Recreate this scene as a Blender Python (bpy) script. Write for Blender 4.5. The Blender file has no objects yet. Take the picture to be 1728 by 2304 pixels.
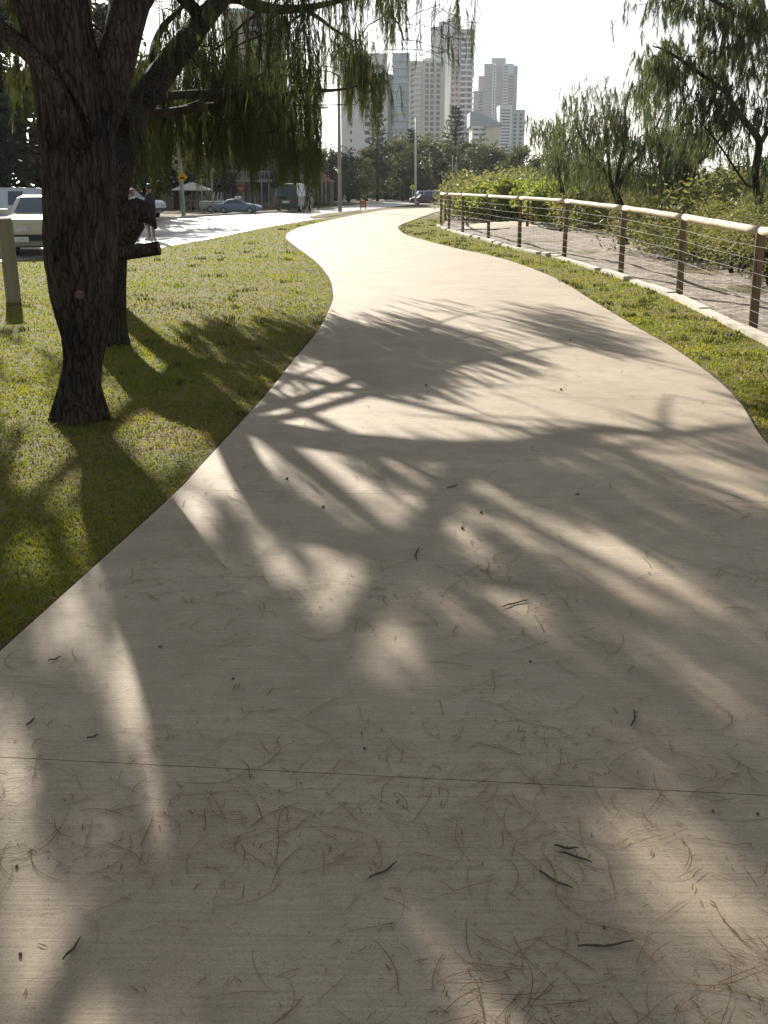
import bpy, math, random
import numpy as np
from mathutils import Vector, Matrix, noise
random.seed(7); rng=np.random.default_rng(11)
SC=bpy.context.scene; COL=SC.collection
R=math.radians
# ---------------------------------------------------------------- camera geometry (photo pixels -> points in the place)
F=2500.; CX,CY=864.,1152.; HZ=422.; EYE=1.6; D=1.0416
TILT=math.atan((CY-HZ)/F); ct,st=math.cos(TILT),math.sin(TILT)
def ray(u,v): 
    a=(u-CX)/F; b=(CY-v)/F
    return np.array([a, ct+b*st, -st+b*ct])
def G(u,v,z=0.):
    d=ray(u,v); return np.array([0,0,EYE])+d*((z-EYE)/d[2])
def Gd(u,v,z=0.): return G(u*D,v*D,z)
def atY(u,v,Y):
    d=ray(u,v); return np.array([0,0,EYE])+d*(Y/d[1])
def proj(P):
    P=np.atleast_2d(np.asarray(P,float)); q=P-np.array([0,0,EYE])
    d=q[:,1]*ct-q[:,2]*st
    return np.stack([CX+F*q[:,0]/d, CY-F*(q[:,1]*st+q[:,2]*ct)/d],1)
def XatY(u,Y): return (u-CX)/F*Y*1.0+0*Y
AZ,EL=R(-18.5),R(22.8)
SUN=np.array([math.sin(AZ)*math.cos(EL),math.cos(AZ)*math.cos(EL),math.sin(EL)])
K=SUN/SUN[2]
def lift(u,v,h): return Gd(u,v)+h*K          # the point at height h whose shadow falls at photo point (u,v)
# ---------------------------------------------------------------- materials
MATS={}
def mat(name,col,rough=.7,spec=.3,nz=None,bump=None,trans=None,metal=0.,col2=None,ramp=(.35,.65),coords='Object',stretch=(1,1,1),coat=0.):
    """col/col2 mixed by a noise of scale nz; bump=(scale,strength,distance)"""
    m=bpy.data.materials.new(name); m.use_nodes=True; nt=m.node_tree; n=nt.nodes; L=nt.links
    p=n['Principled BSDF']; p.inputs['Base Color'].default_value=(*col,1); p.inputs['Roughness'].default_value=rough
    p.inputs['Specular IOR Level'].default_value=spec; p.inputs['Metallic'].default_value=metal
    if coat: p.inputs['Coat Weight'].default_value=coat; p.inputs['Coat Roughness'].default_value=.08
    tc=n.new('ShaderNodeTexCoord'); mp=n.new('ShaderNodeMapping'); mp.inputs['Scale'].default_value=stretch
    if coords=='World':
        g=n.new('ShaderNodeNewGeometry'); L.new(g.outputs['Position'],mp.inputs['Vector'])
    else: L.new(tc.outputs[coords],mp.inputs['Vector'])
    colout=None
    if nz:
        t=n.new('ShaderNodeTexNoise'); t.inputs['Scale'].default_value=nz; t.inputs['Detail'].default_value=7; t.inputs['Roughness'].default_value=.62
        L.new(mp.outputs[0],t.inputs['Vector'])
        r=n.new('ShaderNodeValToRGB'); r.color_ramp.elements[0].position=ramp[0]; r.color_ramp.elements[1].position=ramp[1]
        r.color_ramp.elements[0].color=(*col,1); r.color_ramp.elements[1].color=(*(col2 or [c*.7 for c in col]),1)
        L.new(t.outputs['Fac'],r.inputs[0]); L.new(r.outputs[0],p.inputs['Base Color']); colout=r.outputs[0]
    if bump:
        t=n.new('ShaderNodeTexNoise'); t.inputs['Scale'].default_value=bump[0]; t.inputs['Detail'].default_value=6
        L.new(mp.outputs[0],t.inputs['Vector'])
        b=n.new('ShaderNodeBump'); b.inputs['Strength'].default_value=bump[1]; b.inputs['Distance'].default_value=bump[2]
        L.new(t.outputs['Fac'],b.inputs['Height']); L.new(b.outputs[0],p.inputs['Normal'])
    if trans:
        tr=n.new('ShaderNodeBsdfTranslucent'); tr.inputs['Color'].default_value=(*trans[0],1)
        mx=n.new('ShaderNodeMixShader'); mx.inputs[0].default_value=trans[1]
        L.new(p.outputs[0],mx.inputs[1]); L.new(tr.outputs[0],mx.inputs[2]); L.new(mx.outputs[0],n['Material Output'].inputs['Surface'])
    MATS[name]=m; return m
def leafmat(name,cols,trans,fac,scale=.6):
    """foliage: hue varies from clump to clump (world-position noise), plus thin-leaf translucency"""
    m=bpy.data.materials.new(name); m.use_nodes=True; nt=m.node_tree; n=nt.nodes; L=nt.links
    p=n['Principled BSDF']; p.inputs['Roughness'].default_value=.6; p.inputs['Specular IOR Level'].default_value=.25
    g=n.new('ShaderNodeNewGeometry')
    t=n.new('ShaderNodeTexNoise'); t.inputs['Scale'].default_value=scale; t.inputs['Detail'].default_value=8; t.inputs['Roughness'].default_value=.75
    L.new(g.outputs['Position'],t.inputs['Vector'])
    r=n.new('ShaderNodeValToRGB'); e=r.color_ramp.elements; e[0].position=.3; e[1].position=.7
    e[0].color=(*cols[0],1); e[1].color=(*cols[-1],1)
    for i,c in enumerate(cols[1:-1]):
        x=e.new(.3+.4*(i+1)/(len(cols)-1)); x.color=(*c,1)
    L.new(t.outputs['Fac'],r.inputs[0]); L.new(r.outputs[0],p.inputs['Base Color'])
    tr=n.new('ShaderNodeBsdfTranslucent'); mul=n.new('ShaderNodeMix'); mul.data_type='RGBA'; mul.blend_type='MULTIPLY'; mul.inputs[0].default_value=1
    mul.inputs[7].default_value=(*trans,1); L.new(r.outputs[0],mul.inputs[6]); L.new(mul.outputs[2],tr.inputs['Color'])
    mx=n.new('ShaderNodeMixShader'); mx.inputs[0].default_value=fac
    L.new(p.outputs[0],mx.inputs[1]); L.new(tr.outputs[0],mx.inputs[2]); L.new(mx.outputs[0],n['Material Output'].inputs['Surface'])
    MATS[name]=m; return m
# ---------------------------------------------------------------- mesh building
class MB:
    def __init__(s): s.v=[]; s.f=[]; s.mi=[]
    def add(s,vs,fs,mi=0):
        o=len(s.v); s.v.extend([tuple(map(float,p)) for p in vs]); s.f.extend([tuple(i+o for i in f) for f in fs]); s.mi.extend([mi]*len(fs)); return s
    def box(s,x0,x1,y0,y1,z0,z1,mi=0):
        return s.add([(x,y,z) for z in(z0,z1) for y in(y0,y1) for x in(x0,x1)],[(0,2,3,1),(4,5,7,6),(0,1,5,4),(1,3,7,5),(3,2,6,7),(2,0,4,6)],mi)
    def prism(s,pts,y0,y1,mi=0,ins=0.):
        """side profile pts (x,z) swept across y; ins narrows the far ends a little (soft edge)"""
        n=len(pts); cx=sum(p[0] for p in pts)/n; cz=sum(p[1] for p in pts)/n
        ring=lambda y,k:[(cx+(x-cx)*k,y,cz+(z-cz)*k) for x,z in pts]
        if ins: ys=[(y0,1-ins),(y0+.05,1),(y1-.05,1),(y1,1-ins)]
        else: ys=[(y0,1),(y1,1)]
        vs=[]; 
        for y,k in ys: vs+=ring(y,k)
        fs=[tuple(range(n)),tuple(reversed(range((len(ys)-1)*n,len(ys)*n)))]
        for j in range(len(ys)-1):
            for i in range(n): a=j*n+i; b=j*n+(i+1)%n; fs.append((a,a+n,b+n,b))
        return s.add(vs,fs,mi)
    def tube(s,pts,rad,seg=8,mi=0,cap=True):
        pts=[np.asarray(p,float) for p in pts]; n=len(pts)
        if not hasattr(rad,'__len__'): rad=[rad]*n
        vs=[]; ref=np.array([.13,.97,.21]) if abs(pts[-1][2]-pts[0][2])>.5*np.linalg.norm(pts[-1]-pts[0]) else np.array([0,0,1.])
        for i in range(n):
            t=pts[min(i+1,n-1)]-pts[max(i-1,0)]; t/=np.linalg.norm(t)+1e-9
            a=np.cross(t,ref); a/=np.linalg.norm(a)+1e-9; b=np.cross(t,a)
            for k in range(seg):
                th=2*math.pi*k/seg; vs.append(pts[i]+rad[i]*(math.cos(th)*a+math.sin(th)*b))
        fs=[]
        for i in range(n-1):
            for k in range(seg):
                a=i*seg+k; b=i*seg+(k+1)%seg; fs.append((a,b,b+seg,a+seg))
        if cap: fs+= [tuple(range(seg-1,-1,-1)),tuple(range((n-1)*seg,n*seg))]
        return s.add(vs,fs,mi)
    def lathe(s,c,prof,seg=16,mi=0,axis='z'):
        vs=[]; 
        for r,h in prof:
            for k in range(seg):
                th=2*math.pi*k/seg; x,y=r*math.cos(th),r*math.sin(th)
                p=(x,y,h) if axis=='z' else (x,h,y)
                vs.append((c[0]+p[0],c[1]+p[1],c[2]+p[2]))
        fs=[]; n=len(prof)
        for i in range(n-1):
            for k in range(seg):
                a=i*seg+k; b=i*seg+(k+1)%seg; fs.append((a,b,b+seg,a+seg))
        fs+=[tuple(range(seg-1,-1,-1)),tuple(range((n-1)*seg,n*seg))]
        return s.add(vs,fs,mi)
    def build(s,name,mats,parent=None,smooth=False,loc=None):
        me=bpy.data.meshes.new(name); me.from_pydata(s.v,[],s.f)
        if not isinstance(mats,(list,tuple)): mats=[mats]
        for m in mats: me.materials.append(MATS[m] if isinstance(m,str) else m)
        me.polygons.foreach_set('material_index',s.mi)
        if smooth: me.polygons.foreach_set('use_smooth',[True]*len(s.f))
        me.update(); return link(name,me,parent,loc)
def link(name,me,parent=None,loc=None):
    o=bpy.data.objects.new(name,me); COL.objects.link(o)
    if parent: o.parent=parent
    if loc is not None: o.location=loc
    return o
def mesh_np(name,V,Fq,mats,parent=None,mi=None,smooth=False,loc=None):
    V=np.asarray(V,np.float32); Fq=np.asarray(Fq,np.int32); k=Fq.shape[1]
    me=bpy.data.meshes.new(name); me.vertices.add(len(V)); me.vertices.foreach_set('co',V.ravel())
    me.loops.add(Fq.size); me.loops.foreach_set('vertex_index',Fq.ravel())
    me.polygons.add(len(Fq)); me.polygons.foreach_set('loop_start',np.arange(0,Fq.size,k,dtype=np.int32)); me.polygons.foreach_set('loop_total',np.full(len(Fq),k,np.int32))
    for m in (mats if isinstance(mats,(list,tuple)) else [mats]): me.materials.append(MATS[m])
    if mi is not None: me.polygons.foreach_set('material_index',np.asarray(mi,np.int32))
    if smooth: me.polygons.foreach_set('use_smooth',np.ones(len(Fq),bool))
    me.update(calc_edges=True); me.validate(); return link(name,me,parent,loc)
def tag(o,label=None,cat=None,group=None,kind=None):
    for k,v in (('label',label),('category',cat),('group',group),('kind',kind)):
        if v: o[k]=v
    return o
def thing(name,label,cat,loc=(0,0,0),rz=0.,group=None,scale=1.):
    o=bpy.data.objects.new(name,None); o.empty_display_size=.2; COL.objects.link(o)
    o.location=tuple(map(float,loc)); o.rotation_euler=(0,0,rz); o.scale=(scale,)*3
    return tag(o,label,cat,group)
def copy_tree(o,parent=None):
    c=o.copy(); COL.objects.link(c)
    if parent: c.parent=parent
    for ch in o.children: copy_tree(ch,c)
    return c
def catmull(P,n=8):
    P=[np.asarray(p,float) for p in P]; Q=[2*P[0]-P[1]]+P+[2*P[-1]-P[-2]]; out=[]
    for i in range(1,len(Q)-2):
        for k in range(n):
            t=k/n; a,b,c,d=Q[i-1],Q[i],Q[i+1],Q[i+2]
            out.append(.5*((2*b)+(-a+c)*t+(2*a-5*b+4*c-d)*t*t+(-a+3*b-3*c+d)*t**3))
    out.append(P[-1]); return np.array(out)
def resample(P,n):
    P=np.asarray(P); s=np.r_[0,np.cumsum(np.linalg.norm(np.diff(P,axis=0),axis=1))]; q=np.linspace(0,s[-1],n)
    return np.stack([np.interp(q,s,P[:,i]) for i in range(P.shape[1])],1)
def inpoly(x,y,poly):
    x=np.asarray(x); y=np.asarray(y); c=np.zeros(x.shape,bool); n=len(poly); j=n-1
    for i in range(n):
        xi,yi=poly[i][:2]; xj,yj=poly[j][:2]
        k=((yi>y)!=(yj>y)); c^= k&(x<(xj-xi)*(y-yi)/((yj-yi) if yj!=yi else 1e-9)+xi); j=i
    return c
def sheet(name,poly,z,m):
    """a flat ground sheet from an outline (triangulated by Blender), label-free setting"""
    from mathutils.geometry import tessellate_polygon
    v=[Vector((p[0],p[1],z)) for p in poly]; tr=tessellate_polygon([v])
    b=MB(); b.add(v,[t for t in tr]); o=b.build(name,m)
    me=o.data
    if me.polygons[0].normal.z<0: me.flip_normals()
    return tag(o,kind='structure')
# ---------------------------------------------------------------- material library
mat('bark',(.105,.074,.052),.92,.12,nz=5,col2=(.022,.017,.014),ramp=(.36,.60),bump=(11,1.,.06),stretch=(2.6,2.6,.42))
mat('bark_far',(.07,.055,.042),.9,.1,nz=3,col2=(.03,.025,.02))
mat('scar',(.075,.052,.043),.8,.2,nz=14,col2=(.16,.09,.07))
mat('cutwood',(.20,.12,.07),.85,.1,nz=18,col2=(.10,.06,.035))
leafmat('needles',[(.018,.031,.014),(.033,.045,.017),(.058,.058,.022),(.054,.038,.019)],(2.2,2.3,1.4),.32,1.3)
leafmat('needles_right',[(.024,.046,.032),(.046,.062,.034),(.085,.075,.036)],(2.4,2.3,1.4),.42,.9)
leafmat('leaf_far',[(.030,.045,.022),(.052,.062,.028),(.080,.078,.034)],(2.2,2.0,1.2),.35,.25)
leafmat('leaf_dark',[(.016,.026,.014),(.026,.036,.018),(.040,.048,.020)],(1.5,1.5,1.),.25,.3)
leafmat('leaf_bright',[(.095,.125,.028),(.145,.165,.042),(.19,.185,.058)],(2.0,2.0,1.1),.5,1.1)
leafmat('leaf_scrub',[(.062,.078,.036),(.105,.112,.05),(.145,.128,.068)],(2.1,2.0,1.2),.45,.8)
leafmat('norfolk',[(.020,.036,.024),(.032,.048,.028),(.046,.060,.034)],(1.8,1.8,1.2),.3,.3)
leafmat('grass_green',[(.074,.106,.012),(.114,.130,.016),(.150,.140,.022),(.18,.132,.040)],(2.1,2.2,.65),.48,.7)
mat('grass_straw',(.19,.14,.05),.8,.2,nz=2,col2=(.125,.08,.032),trans=((.2,.15,.06),.3),coords='World')
mat('concrete',(.405,.335,.225),.75,.3,nz=2.2,col2=(.335,.272,.178),ramp=(.3,.7),bump=(160,.25,.004),stretch=(.35,1.,1),coords='World')
mat('soil',(.115,.075,.042),.95,.1,nz=9,col2=(.07,.045,.025),bump=(30,.6,.02),coords='World')
mat('road',(.30,.29,.28),.42,.55,nz=1.2,col2=(.24,.235,.225),bump=(60,.2,.005),coords='World')
mat('gutter',(.22,.21,.20),.6,.4,nz=2,col2=(.30,.28,.25),coords='World')
mat('white_strip',(.62,.57,.46),.7,.3,nz=5,col2=(.48,.43,.34),bump=(30,.3,.01),coords='World')
mat('sand',(.37,.31,.255),.95,.1,nz=1.6,col2=(.22,.18,.145),ramp=(.35,.66),bump=(5,.8,.10),coords='World')  # kept greyer: the tree shade on the track is put into this colour
mat('sand_sunlit',(.62,.55,.43),.95,.1,nz=3,col2=(.50,.43,.32),bump=(9,.6,.05),coords='World')  # paler copy of the sand: sunlight on one strip put into the colour
mat('dirt',(.17,.13,.075),.95,.1,nz=.5,col2=(.11,.105,.04),bump=(6,.5,.05),coords='World')
mat('sea',(.05,.10,.13),.25,.5,nz=.05,col2=(.07,.13,.16),bump=(.8,.3,.2),coords='World')
mat('timber_post',(.19,.135,.08),.85,.2,nz=9,col2=(.115,.08,.045),bump=(26,.5,.01),stretch=(1,1,.15))
mat('timber_rail',(.62,.55,.42),.8,.25,nz=7,col2=(.46,.385,.27),bump=(26,.5,.01),coords='World')
mat('timber_grey',(.30,.27,.19),.85,.2,nz=11,col2=(.21,.185,.12),bump=(30,.5,.008),stretch=(1,1,.12))
mat('wire',(.13,.13,.13),.65,.25,nz=8,col2=(.09,.09,.09))
mat('galv',(.42,.44,.44),.5,.4,metal=.3,nz=6,col2=(.33,.35,.35))
mat('pole_green',(.30,.36,.31),.55,.4,nz=4,col2=(.24,.29,.25))
mat('pole_timber',(.36,.33,.28),.85,.15,nz=5,col2=(.26,.235,.20),stretch=(1,1,.1))
mat('pole_white',(.62,.60,.55),.5,.4,nz=3,col2=(.54,.52,.47))
mat('sign_yellow',(.72,.42,.015),.5,.4,nz=5,col2=(.66,.37,.012))
mat('sign_lime',(.62,.66,.03),.5,.4,nz=5,col2=(.55,.60,.03))
mat('sign_black',(.015,.015,.015),.6,.3,nz=5,col2=(.03,.03,.03))
mat('sign_red',(.45,.05,.06),.5,.4,nz=5,col2=(.36,.04,.05))
mat('sign_white',(.75,.73,.70),.5,.4,nz=5,col2=(.65,.63,.60))
mat('barrier',(.50,.10,.04),.6,.3,nz=6,col2=(.38,.08,.04))
mat('glass',(.05,.075,.10),.08,.8,nz=2,col2=(.08,.11,.14))
mat('glass_far',(.03,.035,.045),.4,.4,nz=.3,col2=(.07,.075,.085))
mat('tyre',(.02,.02,.02),.85,.2,nz=12,col2=(.035,.033,.03))
mat('rim',(.45,.45,.46),.3,.5,metal=.7,nz=9,col2=(.35,.35,.36))
mat('blackplastic',(.02,.02,.022),.6,.4,nz=9,col2=(.035,.035,.035))
mat('lamp_glass',(.65,.65,.62),.12,.8,nz=9,col2=(.5,.5,.48))
mat('lamp_red',(.35,.02,.02),.2,.6,nz=9,col2=(.25,.02,.02))
for nm,c in (('cream',(.56,.52,.38)),('silver',(.20,.26,.38)),('darkvan',(.035,.045,.05)),('white',(.66,.67,.70)),('mauve',(.40,.33,.46)),('maroon',(.16,.02,.05)),('greyvan',(.42,.45,.48)),('bluegrey',(.22,.25,.32))):
    mat('paint_'+nm,c,.3,.5,nz=3,col2=[x*.88 for x in c],coat=.25)
for nm,c,c2 in (('wall_cream',(.56,.53,.46),(.50,.47,.41)),('wall_white',(.70,.71,.73),(.63,.64,.67)),('wall_pink',(.50,.42,.45),(.44,.37,.41)),('wall_grey',(.42,.44,.46),(.37,.39,.41)),('wall_beige',(.30,.25,.19),(.25,.205,.155)),('wall_blue',(.52,.58,.66),(.46,.52,.61)),('wall_brown',(.20,.145,.10),(.15,.11,.08)),('wall_bldg',(.44,.40,.34),(.37,.335,.285)),('wall_mint',(.46,.53,.53),(.41,.48,.48))):
    mat(nm,c,.85,.2,nz=.35,col2=c2)
mat('roof_red',(.42,.20,.15),.85,.2,nz=3,col2=(.32,.14,.10))
mat('roof_brown',(.14,.09,.065),.9,.15,nz=3,col2=(.09,.06,.05))
mat('roof_grey',(.30,.33,.37),.8,.2,nz=1,col2=(.25,.28,.31))
mat('canopy_white',(.70,.68,.60),.6,.3,nz=3,col2=(.58,.56,.48))
mat('skin',(.27,.155,.10),.55,.35,nz=20,col2=(.23,.13,.085))
mat('hair_dark',(.015,.011,.010),.5,.4,nz=30,col2=(.03,.022,.018))
mat('hair_red',(.16,.055,.022),.55,.4,nz=30,col2=(.10,.035,.015))
mat('cloth_navy',(.018,.020,.035),.85,.15,nz=20,col2=(.03,.03,.045))
mat('cloth_white',(.62,.63,.67),.85,.15,nz=20,col2=(.55,.56,.60))
mat('cloth_khaki',(.16,.115,.075),.85,.15,nz=20,col2=(.12,.085,.055))
mat('shoe',(.55,.54,.52),.7,.2,nz=20,col2=(.45,.44,.42))
mat('twig',(.12,.092,.072),.9,.1,nz=40,col2=(.07,.052,.04))
mat('litter',(.31,.20,.10),.85,.15,nz=1.5,col2=(.13,.08,.04),coords='World',trans=((.3,.18,.08),.2))
mat('cone',(.20,.15,.11),.9,.1,nz=60,col2=(.10,.075,.055))
mat('lawn',(.105,.108,.020),.95,.1,nz=1.1,col2=(.17,.125,.045),ramp=(.38,.66),bump=(22,.9,.03),coords='World')

leafmat('grass_dark',[(.042,.056,.012),(.06,.07,.015),(.075,.065,.022)],(1.6,1.6,.8),.3,.7)
def custom(name,rough=.9,spec=.12):
    m=bpy.data.materials.new(name); m.use_nodes=True; n=m.node_tree.nodes; p=n['Principled BSDF']; p.inputs['Roughness'].default_value=rough; p.inputs['Specular IOR Level'].default_value=spec
    MATS[name]=m; return m,n,m.node_tree.links,p
def N_(n,L,kind,vec=None,**kw):
    t=n.new(kind)
    for k,v in kw.items():
        if k in t.inputs: t.inputs[k].default_value=v
        else: setattr(t,k,v)
    if vec is not None: L.new(vec,t.inputs['Vector'])
    return t
def ramp_(n,L,src,stops):
    r=n.new('ShaderNodeValToRGB'); e=r.color_ramp.elements
    e[0].position,e[0].color=stops[0][0],(*stops[0][1],1); e[1].position,e[1].color=stops[-1][0],(*stops[-1][1],1)
    for a,c in stops[1:-1]: x=e.new(a); x.color=(*c,1)
    L.new(src,r.inputs[0]); return r.outputs[0]
def mix_(n,L,fac,a,b,bt='MIX'):
    m=n.new('ShaderNodeMix'); m.data_type='RGBA'; m.blend_type=bt
    if isinstance(fac,float): m.inputs[0].default_value=fac
    else: L.new(fac,m.inputs[0])
    L.new(a,m.inputs[6]); L.new(b,m.inputs[7]); return m.outputs[2]
# furrowed bark: long plates divided by dark cracks, broken across here and there
m,n,L,p=custom('bark',.93,.1)
tc=n.new('ShaderNodeTexCoord'); mp=N_(n,L,'ShaderNodeMapping',tc.outputs['Object'],Scale=(17.,17.,1.7))
wob=N_(n,L,'ShaderNodeTexNoise',tc.outputs['Object'],Scale=6.,Detail=5.); ad=n.new('ShaderNodeVectorMath'); ad.operation='MULTIPLY_ADD'; ad.inputs[1].default_value=(1.1,1.1,1.1)
L.new(wob.outputs['Color'],ad.inputs[0]); L.new(mp.outputs[0],ad.inputs[2])
vo=N_(n,L,'ShaderNodeTexVoronoi',ad.outputs[0],feature='DISTANCE_TO_EDGE',Scale=1.6); fine=N_(n,L,'ShaderNodeTexNoise',mp.outputs[0],Scale=5.,Detail=8.,Roughness=.7); big=N_(n,L,'ShaderNodeTexNoise',tc.outputs['Object'],Scale=2.2,Detail=3.)
plate=ramp_(n,L,fine.outputs['Fac'],[(.3,(.032,.027,.024)),(.52,(.068,.055,.046)),(.72,(.125,.106,.092))]); tone=ramp_(n,L,big.outputs['Fac'],[(.35,(.55,.55,.6)),(.65,(1.15,1.05,.95))])
crack=ramp_(n,L,vo.outputs['Distance'],[(.0,(.30,.28,.27)),(.06,(.62,.6,.58)),(.16,(1,1,1))])
L.new(mix_(n,L,1.,mix_(n,L,1.,plate,tone,'MULTIPLY'),crack,'MULTIPLY'),p.inputs['Base Color'])
b1=n.new('ShaderNodeBump'); b1.inputs['Strength'].default_value=.9; b1.inputs['Distance'].default_value=.03; L.new(vo.outputs['Distance'],b1.inputs['Height'])
b2=n.new('ShaderNodeBump'); b2.inputs['Strength'].default_value=.8; b2.inputs['Distance'].default_value=.012; L.new(fine.outputs['Fac'],b2.inputs['Height']); L.new(b1.outputs[0],b2.inputs['Normal']); L.new(b2.outputs[0],p.inputs['Normal'])
# broom-finished exposed concrete: cross-brushed streaks, sand speckle, damp and dusty blotches
m,n,L,p=custom('concrete',.78,.28)
gm=n.new('ShaderNodeNewGeometry'); P_=gm.outputs['Position']
bl=N_(n,L,'ShaderNodeTexNoise',P_,Scale=.9,Detail=6.,Roughness=.6); bl2=N_(n,L,'ShaderNodeTexNoise',P_,Scale=5.,Detail=6.,Roughness=.7)
sp_=N_(n,L,'ShaderNodeTexNoise',P_,Scale=240.,Detail=2.); mp=N_(n,L,'ShaderNodeMapping',P_,Scale=(3.,85.,1.),Rotation=(0,0,R(-5))); br=N_(n,L,'ShaderNodeTexNoise',mp.outputs[0],Scale=1.,Detail=4.,Roughness=.7)
base=ramp_(n,L,bl.outputs['Fac'],[(.30,(.325,.255,.174)),(.5,(.385,.309,.216)),(.72,(.435,.355,.254))])
c2=mix_(n,L,1.,base,ramp_(n,L,bl2.outputs['Fac'],[(.3,(.86,.85,.84)),(.6,(1.03,1.03,1.03))]),'MULTIPLY')
c3=mix_(n,L,1.,c2,ramp_(n,L,br.outputs['Fac'],[(.32,(.84,.84,.84)),(.62,(1.05,1.05,1.05))]),'MULTIPLY')
c4=mix_(n,L,1.,c3,ramp_(n,L,sp_.outputs['Fac'],[(.30,(.72,.70,.68)),(.45,(1,1,1)),(.72,(1.12,1.12,1.12))]),'MULTIPLY')
L.new(c4,p.inputs['Base Color'])
b1=n.new('ShaderNodeBump'); b1.inputs['Strength'].default_value=.35; b1.inputs['Distance'].default_value=.004; L.new(br.outputs['Fac'],b1.inputs['Height']); L.new(b1.outputs[0],p.inputs['Normal'])
# ================================================================ SETTING
WATER_X=95.
big=[(-900,-40),(WATER_X,-40),(WATER_X,300),(160,900),(-900,2500)]
sheet('ground',big,-.03,'dirt')
sheet('sea',[(60,-400),(3000,-400),(3000,3000),(100,3000)],-2.5,'sea')
PAIRS=[((0,1425),None),((370,1085),None),((440,1010),(1659,970)),((575,860),(1600,880)),((630,790),(1540,820)),((690,715),(1450,755)),((717,660),(1380,715)),((720,635),(1290,660)),((710,600),(1190,600)),((680,565),(1080,560)),((640,535),(990,540)),((618,515),(920,522)),((625,503),(880,510)),((650,492),(862,497)),((700,480),(865,488)),((760,467),(890,478)),((830,455),(920,467)),((880,452),(950,458)),((950,449.5),(1010,453.5)),((1060,448),(1120,451))]
PL=[np.array([-2.2,-4.,0]),np.array([-1.76,0,0])]; PR=[np.array([1.3,-4.3,0]),np.array([1.72,-.3,0])]
for a,b in PAIRS:
    l=Gd(*a); PL.append(l); PR.append(Gd(*b) if b else l+np.array([3.46,-.35,0]))
PL=catmull(PL,12)[:,:2]; PR=catmull(PR,12)[:,:2]
cen=(PL+PR)/2; sarc=np.r_[0,np.cumsum(np.linalg.norm(np.diff(cen,axis=0),axis=1))]
s0=np.interp(2.72,cen[:30,1],sarc[:30]); joints=[s0+2.95*k for k in range(-2,30) if 0<s0+2.95*k<sarc[-1]]
PZ=.035
def at_s(s): return (np.array([np.interp(s,sarc,PL[:,i]) for i in(0,1)]),np.array([np.interp(s,sarc,PR[:,i]) for i in(0,1)]))
pb=MB(); edges=[0.]+joints+[sarc[-1]]
for a,b in zip(edges[:-1],edges[1:]):
    a2=a+.0022; b2=b-.0022
    ss=sorted(set([a2,b2]+[x for x in sarc if a2<x<b2]+list(np.linspace(a2,b2,6))))
    rows=[at_s(x) for x in ss]; n=len(rows); vs=[]
    for l,r in rows:
        w=(r-l)/np.linalg.norm(r-l)
        vs+=[(l[0],l[1],-.02),(l[0],l[1],PZ-.006)]+[tuple(l+w*.012)+(PZ,),tuple(r-w*.012)+(PZ,)]+[(r[0],r[1],PZ-.006),(r[0],r[1],-.02)]
    fs=[]
    for i in range(n-1):
        for k in range(5): p=i*6+k; fs.append((p,p+1,p+7,p+6))
    fs+=[(0,5,4,3,2,1),tuple((n-1)*6+k for k in(0,1,2,3,4,5))]
    pb.add(vs,fs)
path=tag(pb.build('path','concrete'),kind='structure')
bm_me=path.data; bm_me.validate()
import bmesh
def fixnormals(o):
    b=bmesh.new(); b.from_mesh(o.data); bmesh.ops.recalc_face_normals(b,faces=b.faces); b.to_mesh(o.data); b.free()
fixnormals(path)
# soil edging beside the slab
def strip(name,P,Q,z,m):
    b=MB(); n=len(P); b.add([(p[0],p[1],z) for p in P]+[(q[0],q[1],z) for q in Q],[(i,i+1,n+i+1,n+i) for i in range(n-1)])
    o=b.build(name,m)
    if o.data.polygons[0].normal.z<0: o.data.flip_normals()
    return tag(o,kind='structure')
def offset(P,d):
    t=np.gradient(P,axis=0); t/=np.linalg.norm(t,axis=1)[:,None]; return P+np.stack([-t[:,1],t[:,0]],1)*d
strip('soil_edge',offset(PL,.045),offset(PL,-.01),.006,'soil'); strip('soil_edge',offset(PR,.01),offset(PR,-.06),.006,'soil')
# road
NEAR=[(-700,640),(-300,606),(41,586),(100,580),(364.5,556.5),(420,546.5),(478,537),(548,522),(610,510),(688,497),(750,487),(786,480),(820,473),(870,466),(930,460),(985,457),(1060,455)]
FAR=[(-700,525),(-300,514),(0,506),(364,494),(458,487),(579,480),(688,475.5),(777,467),(867,453.5),(930,450.5),(985,448.5),(1060,447)]
NW=np.array([G(*p)[:2] for p in NEAR]); FW=np.array([G(*p)[:2] for p in FAR])
sheet('road',[tuple(p) for p in NW]+[tuple(p) for p in FW[::-1]],-.012,'road')
sheet('gutter',[tuple(G(*p)[:2]) for p in [(-700,595),(-50,559),(200,545),(364,531),(478,516.5),(548,507.5),(610,498.5),(688,490),(688,488.6),(610,495.8),(548,503.5),(478,511),(364,523),(200,536),(-50,549),(-700,582)]],-.006,'gutter')
# far kerb: a real step along the far edge of the road
kb=MB()
KW=resample(FW[1:],70)
for i in range(69):
    a,b=KW[i],KW[i+1]; t=(b-a)/np.linalg.norm(b-a); nn=np.array([-t[1],t[0]])*.16
    kb.add([(*a,-.03),(*b,-.03),(*(b+nn),-.03),(*(a+nn),-.03),(*a,.1),(*b,.1),(*(b+nn),.1),(*(a+nn),.1)],[(0,1,5,4),(2,3,7,6),(4,5,6,7)])
tag(kb.build('kerb','white_strip'),kind='structure')
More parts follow.
